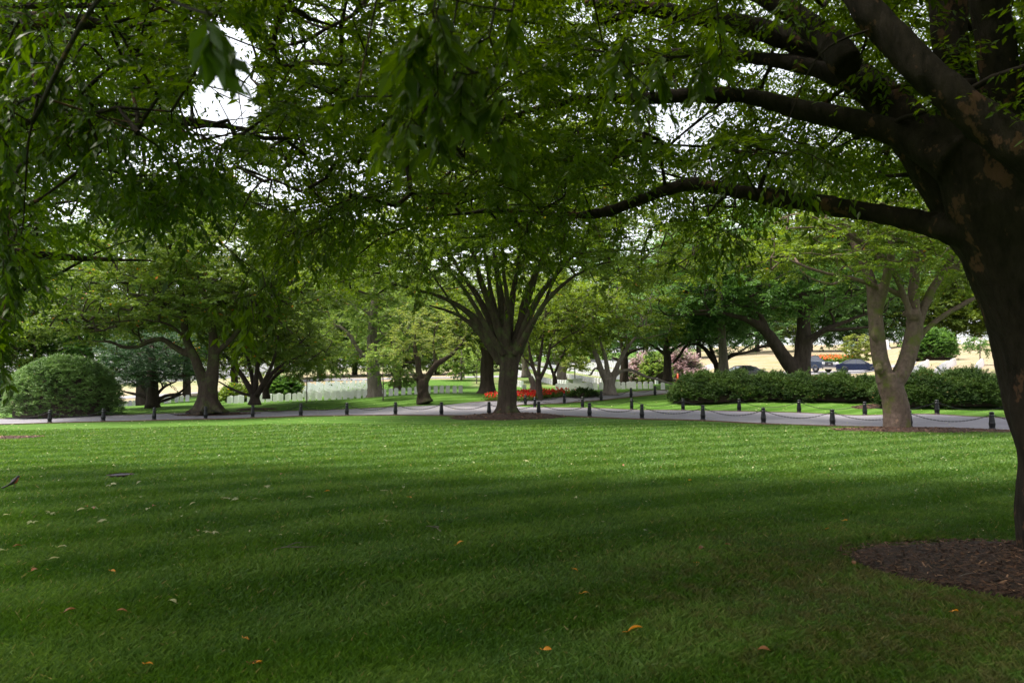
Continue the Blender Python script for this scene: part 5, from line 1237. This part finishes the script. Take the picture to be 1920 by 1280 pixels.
def drain():
    k_ = .72
    p = G(226, 893, 8, 30); root = empty('drain', p, 'round metal drain cover sunk in a dark hollow of the lawn at the left', 'drain')
    a = MB(); lathe(a, [(.44,.045),(.36,.055),(.33,.03),(.33,-.01),(0,-.01)], 28); a.build('rim', M['mulch'], root)
    b = MB(); lathe(b, [(.30,.0),(.30,.045),(.26,.05),(.26,.0)], 28)
    for k in range(-4, 5):
        x = k * .055; l = math.sqrt(.27**2 - x*x); box(b, (x, 0, .035), (.028, 2*l, .02))
    b.build('grate', plain('grate', (.10,.095,.11), .8, 0), root, smooth=False); root.scale = (.52, .52, .8)
drain()
M['leaf_orange'] = leafmat('leaf_orange', (.55,.20,.03), (.80,.38,.05), trans=.3); M['leaf_brown'] = leafmat('leaf_brown', (.20,.08,.03), (.34,.15,.07), trans=.2); M['leaf_straw'] = leafmat('leaf_straw', (.22,.26,.10), (.40,.38,.20), trans=.3)
def fallen(px, py, L, m, label, rz, maple=False, group=None):
    p = G(px, py, 3, 40); mb = MB(); o_ = []
    arms = [0] if not maple else [0, .9, -.9, 1.9, -1.9]
    for a in arms:
        l = L * (1 if a == 0 else .75); d = np.array([math.cos(a), math.sin(a), 0]); s = np.array([-math.sin(a), math.cos(a), 0]); t = np.linspace(0, 1, 7)
        wd = l * (.28 if not maple else .2) * np.sin(np.pi * np.clip(t, .0, 1)) ** .8 * (1 - .3 * t)
        zc = .012 * np.sin(t * 3) * (L / .1); c = d[None] * (t * l)[:, None] + np.array([0, 0, 1]) * zc[:, None]
        A = c + s * wd[:, None] + np.array([0, 0, 1]) * wd[:, None] * .5; B = c - s * wd[:, None] + np.array([0, 0, 1]) * wd[:, None] * .5
        V = np.stack([A, c, B], 1).reshape(-1, 3); i = np.arange(6)[:, None] * 3; j = np.arange(2)[None]
        mb.add(V, np.stack([i+j, i+j+1, i+4+j, i+3+j], -1).reshape(-1, 4), np.full(21, rng.random() * .8))
    tube(mb, [(0,0,.0),(-L*.18,0,.004),(-L*.35,.01,.006)], [.002,.0015,.001], 4)
    o = mb.build('fallen_leaf', m, smooth=True); o.location = (p[0], p[1], p[2] + .042); o.rotation_euler = (rng.normal(0,.25), rng.normal(0,.2), rz); tag(o, label, 'leaf', group)
OR = [(1177,1203,.13,'largest orange leaf, lying near the bottom right of centre'),(1018,1241,.07,'small orange leaf at the bottom edge right of centre'),(1305,1069,.055,'round yellow orange leaf on the shaded lawn left of the mulch ring'),(1091,1124,.07,'thin orange leaf on the shaded lawn above the largest orange leaf'),
      (856,1031,.10,'long yellow leaf on the middle of the shaded lawn'),(1074,1079,.06,'narrow yellowish leaf standing in the grass right of centre'),(206,1083,.06,'small orange leaf on the left lawn'),(610,926,.09,'bright orange leaf on the sunlit lawn left of centre'),
      (270,1269,.06,'pale orange leaf at the bottom left edge'),(456,1214,.05,'small orange leaf on the lower left lawn'),(478,1258,.05,'small orange leaf at the bottom edge left of centre'),(765,938,.08,'orange leaf near the middle of the lawn'),
      (1786,1163,.075,'golden leaf on the grass below the mulch ring'),(1662,1053,.05,'yellow leaf on the left tip of the mulch ring'),(1581,983,.07,'golden leaf in the shade above left of the mulch ring'),(1291,905,.07,'small yellow leaf on the lawn right of centre'),(1550,1000,.05,'brown leaf in the shade right of centre')]
for px, py, L, lb in OR: fallen(px, py, L * .8, M['leaf_orange'], lb, rng.uniform(-.6, .6))
PALE = [(428,941,.13),(395,1008,.13),(280,959,.10),(440,943,.09),(485,942,.10),(260,938,.10),(208,914,.12),(256,912,.1),(160,960,.10),(95,970,.1),(20,972,.09),(455,914,.08),(500,919,.08),(585,938,.1),(355,955,.09),(190,987,.09),(90,1062,.09),(330,1148,.08),(718,926,.09),(757,920,.1),(890,872,.09),(985,868,.1),(10,1041,.09),(108,1034,.09),(60,986,.09),(340,975,.08),(1082,940,.10),(725,985,.09)]
for i, (px, py, L) in enumerate(PALE):
    big = L > .125
    fallen(px, py, L, M['leaf_straw'], ('pale lobed leaf like a star, ' + ('upper' if py < 1000 else 'lower') + ' of the two largest on the left lawn') if big else 'small pale dry leaf lying on the lit part of the lawn', rng.uniform(0, 6.28), maple=big or i % 3 == 0, group=None if big else 'small pale fallen leaves')
BR = [(290,956),(176,960),(57,1080),(118,1163),(40,1030),(160,956),(575,880),(240,1160),(370,1006),(1600,1062),(1370,1030),(1310,1040),(530,892),(470,1262),(1420,1240),(1240,880),(1170,877)]
for px, py in BR: fallen(px, py, .08, M['leaf_brown'], 'small curled brown leaf lying in the grass of the front lawn', rng.uniform(0, 6.28), group='small brown fallen leaves')
# tiny flecks of leaf litter nobody could count
def litter():
    n = 3000; Y = rng.uniform(6, 47, n); X = Y * rng.uniform(-.8, .8, n); P = np.stack([X, Y, zg(X, Y) + .035], 1); b = rng.uniform(0, 6.28, n)
    L = (.010 + .0011 * Y)[:, None] * rng.uniform(.4, 1.5, (n, 1)); d = np.stack([np.cos(b), np.sin(b), rng.normal(0, .2, n)], 1) * L; s = np.stack([-np.sin(b), np.cos(b), rng.normal(0, .3, n)], 1) * L * .45
    mb = MB(); add_quads(mb, np.stack([P-d, P-s, P+d, P+s], 1), rng.random(n)); tag(mb.build('leaf_litter', M['leaf_straw'], smooth=False), 'tiny pale flecks of leaf litter scattered over the lawn', 'leaf litter', kind='stuff')
litter()
def stick(px, py, L, rz, label):
    p = G(px, py, 3, 30); mb = MB(); tube(mb, *catmull([(-L,0,.03),(-L*.3,.02,.05),(L*.2,-.01,.05),(L,.03,.04)], [.007,.006,.005,.002], .05), 5); tube(mb, *catmull([(-L*.3,.02,.05),(0,.09,.07),(L*.35,.13,.06)], [.005,.004,.002], .05), 5)
    o = mb.build('stick', M['bark_grey']); o.location = tuple(p); o.rotation_euler = (0,0,rz); tag(o, label, 'stick')
stick(550,1038,.22,.2,'forked dry twig lying on the lawn left of centre'); stick(822,998,.16,1.9,'short thin twig leaning up out of the grass at the centre')
stick(1830,1098,.45,-.1,'long dark twig on the mulch ring under the great tree')

# ---------------------------------------------------------------- grass blades on the near lawn
def grass():
    out_ = MB(); n = 900000
    Y = 3.2 * (30 / 3.2) ** rng.random(n); X = Y * rng.uniform(-.86, .86, n)
    e = np.zeros(n, bool)
    for cx, cy, rx, ry, rot in ((4.95,6.0,1.85,1.25,-.22),):
        c_, s_ = math.cos(-rot), math.sin(-rot); dx, dy = X - cx, Y - cy; e |= ((dx*c_-dy*s_)/rx)**2 + ((dx*s_+dy*c_)/ry)**2 < 1.0
    for px, py_, r_ in ((226,893,.36),):
        p = G(px, py_, 8, 30); e |= (X-p[0])**2 + (Y-p[1])**2 < r_**2
    g_ = GD(1700, 27.1); e |= ((X - g_[0] - .2) / 3.4) ** 2 + ((Y - 26.7) / 1.25) ** 2 < 1; g_ = GD(952, 34); e |= ((X - g_[0]) / 2.9) ** 2 + ((Y - 33.9) / 1.7) ** 2 < 1
    g_ = GD(-10, 24.5); e |= ((X - g_[0]) / 1.7) ** 2 + ((Y - 24.6) / 1.0) ** 2 < 1
    ne = np.array(near_edge); e |= Y > np.interp(X, ne[:, 0], ne[:, 1]) - .15
    X, Y = X[~e], Y[~e]; n = len(X)
    cl = np.sin(X * 2.3 + Y * 1.1) * np.sin(Y * 1.9 - X * .7); h = (.038 + .011 * cl) * rng.uniform(.5, 1.5, n) * (1 + .012 * Y)
    w_ = .0011 + .00042 * Y; b = rng.uniform(0, 6.28, n); lean = rng.normal(0, .42, (n, 2)) * h[:, None] + np.stack([np.full(n, .006), np.full(n, .004)], 1)
    Z = zg(X, Y); P = np.stack([X, Y, Z - .004], 1); s = np.stack([np.cos(b), np.sin(b), 0*b], 1) * w_[:, None]
    m_ = P + np.stack([lean[:, 0]*.35, lean[:, 1]*.35, h*.6], 1); t = P + np.stack([lean[:, 0]*1.2, lean[:, 1]*1.2, h], 1)
    Q = np.stack([P - s, P + s, m_ + s * .8, t], 1)
    tt = np.clip(.45 + .2 * cl + rng.normal(0, .3, n), 0, .97); tt = np.where(rng.random(n) > .985, 1.0, tt)
    add_quads(out_, Q, tt); tag(out_.build('grass', M['grass'], smooth=False), 'short mown green grass of the front lawn', 'grass', kind='stuff')
grass()
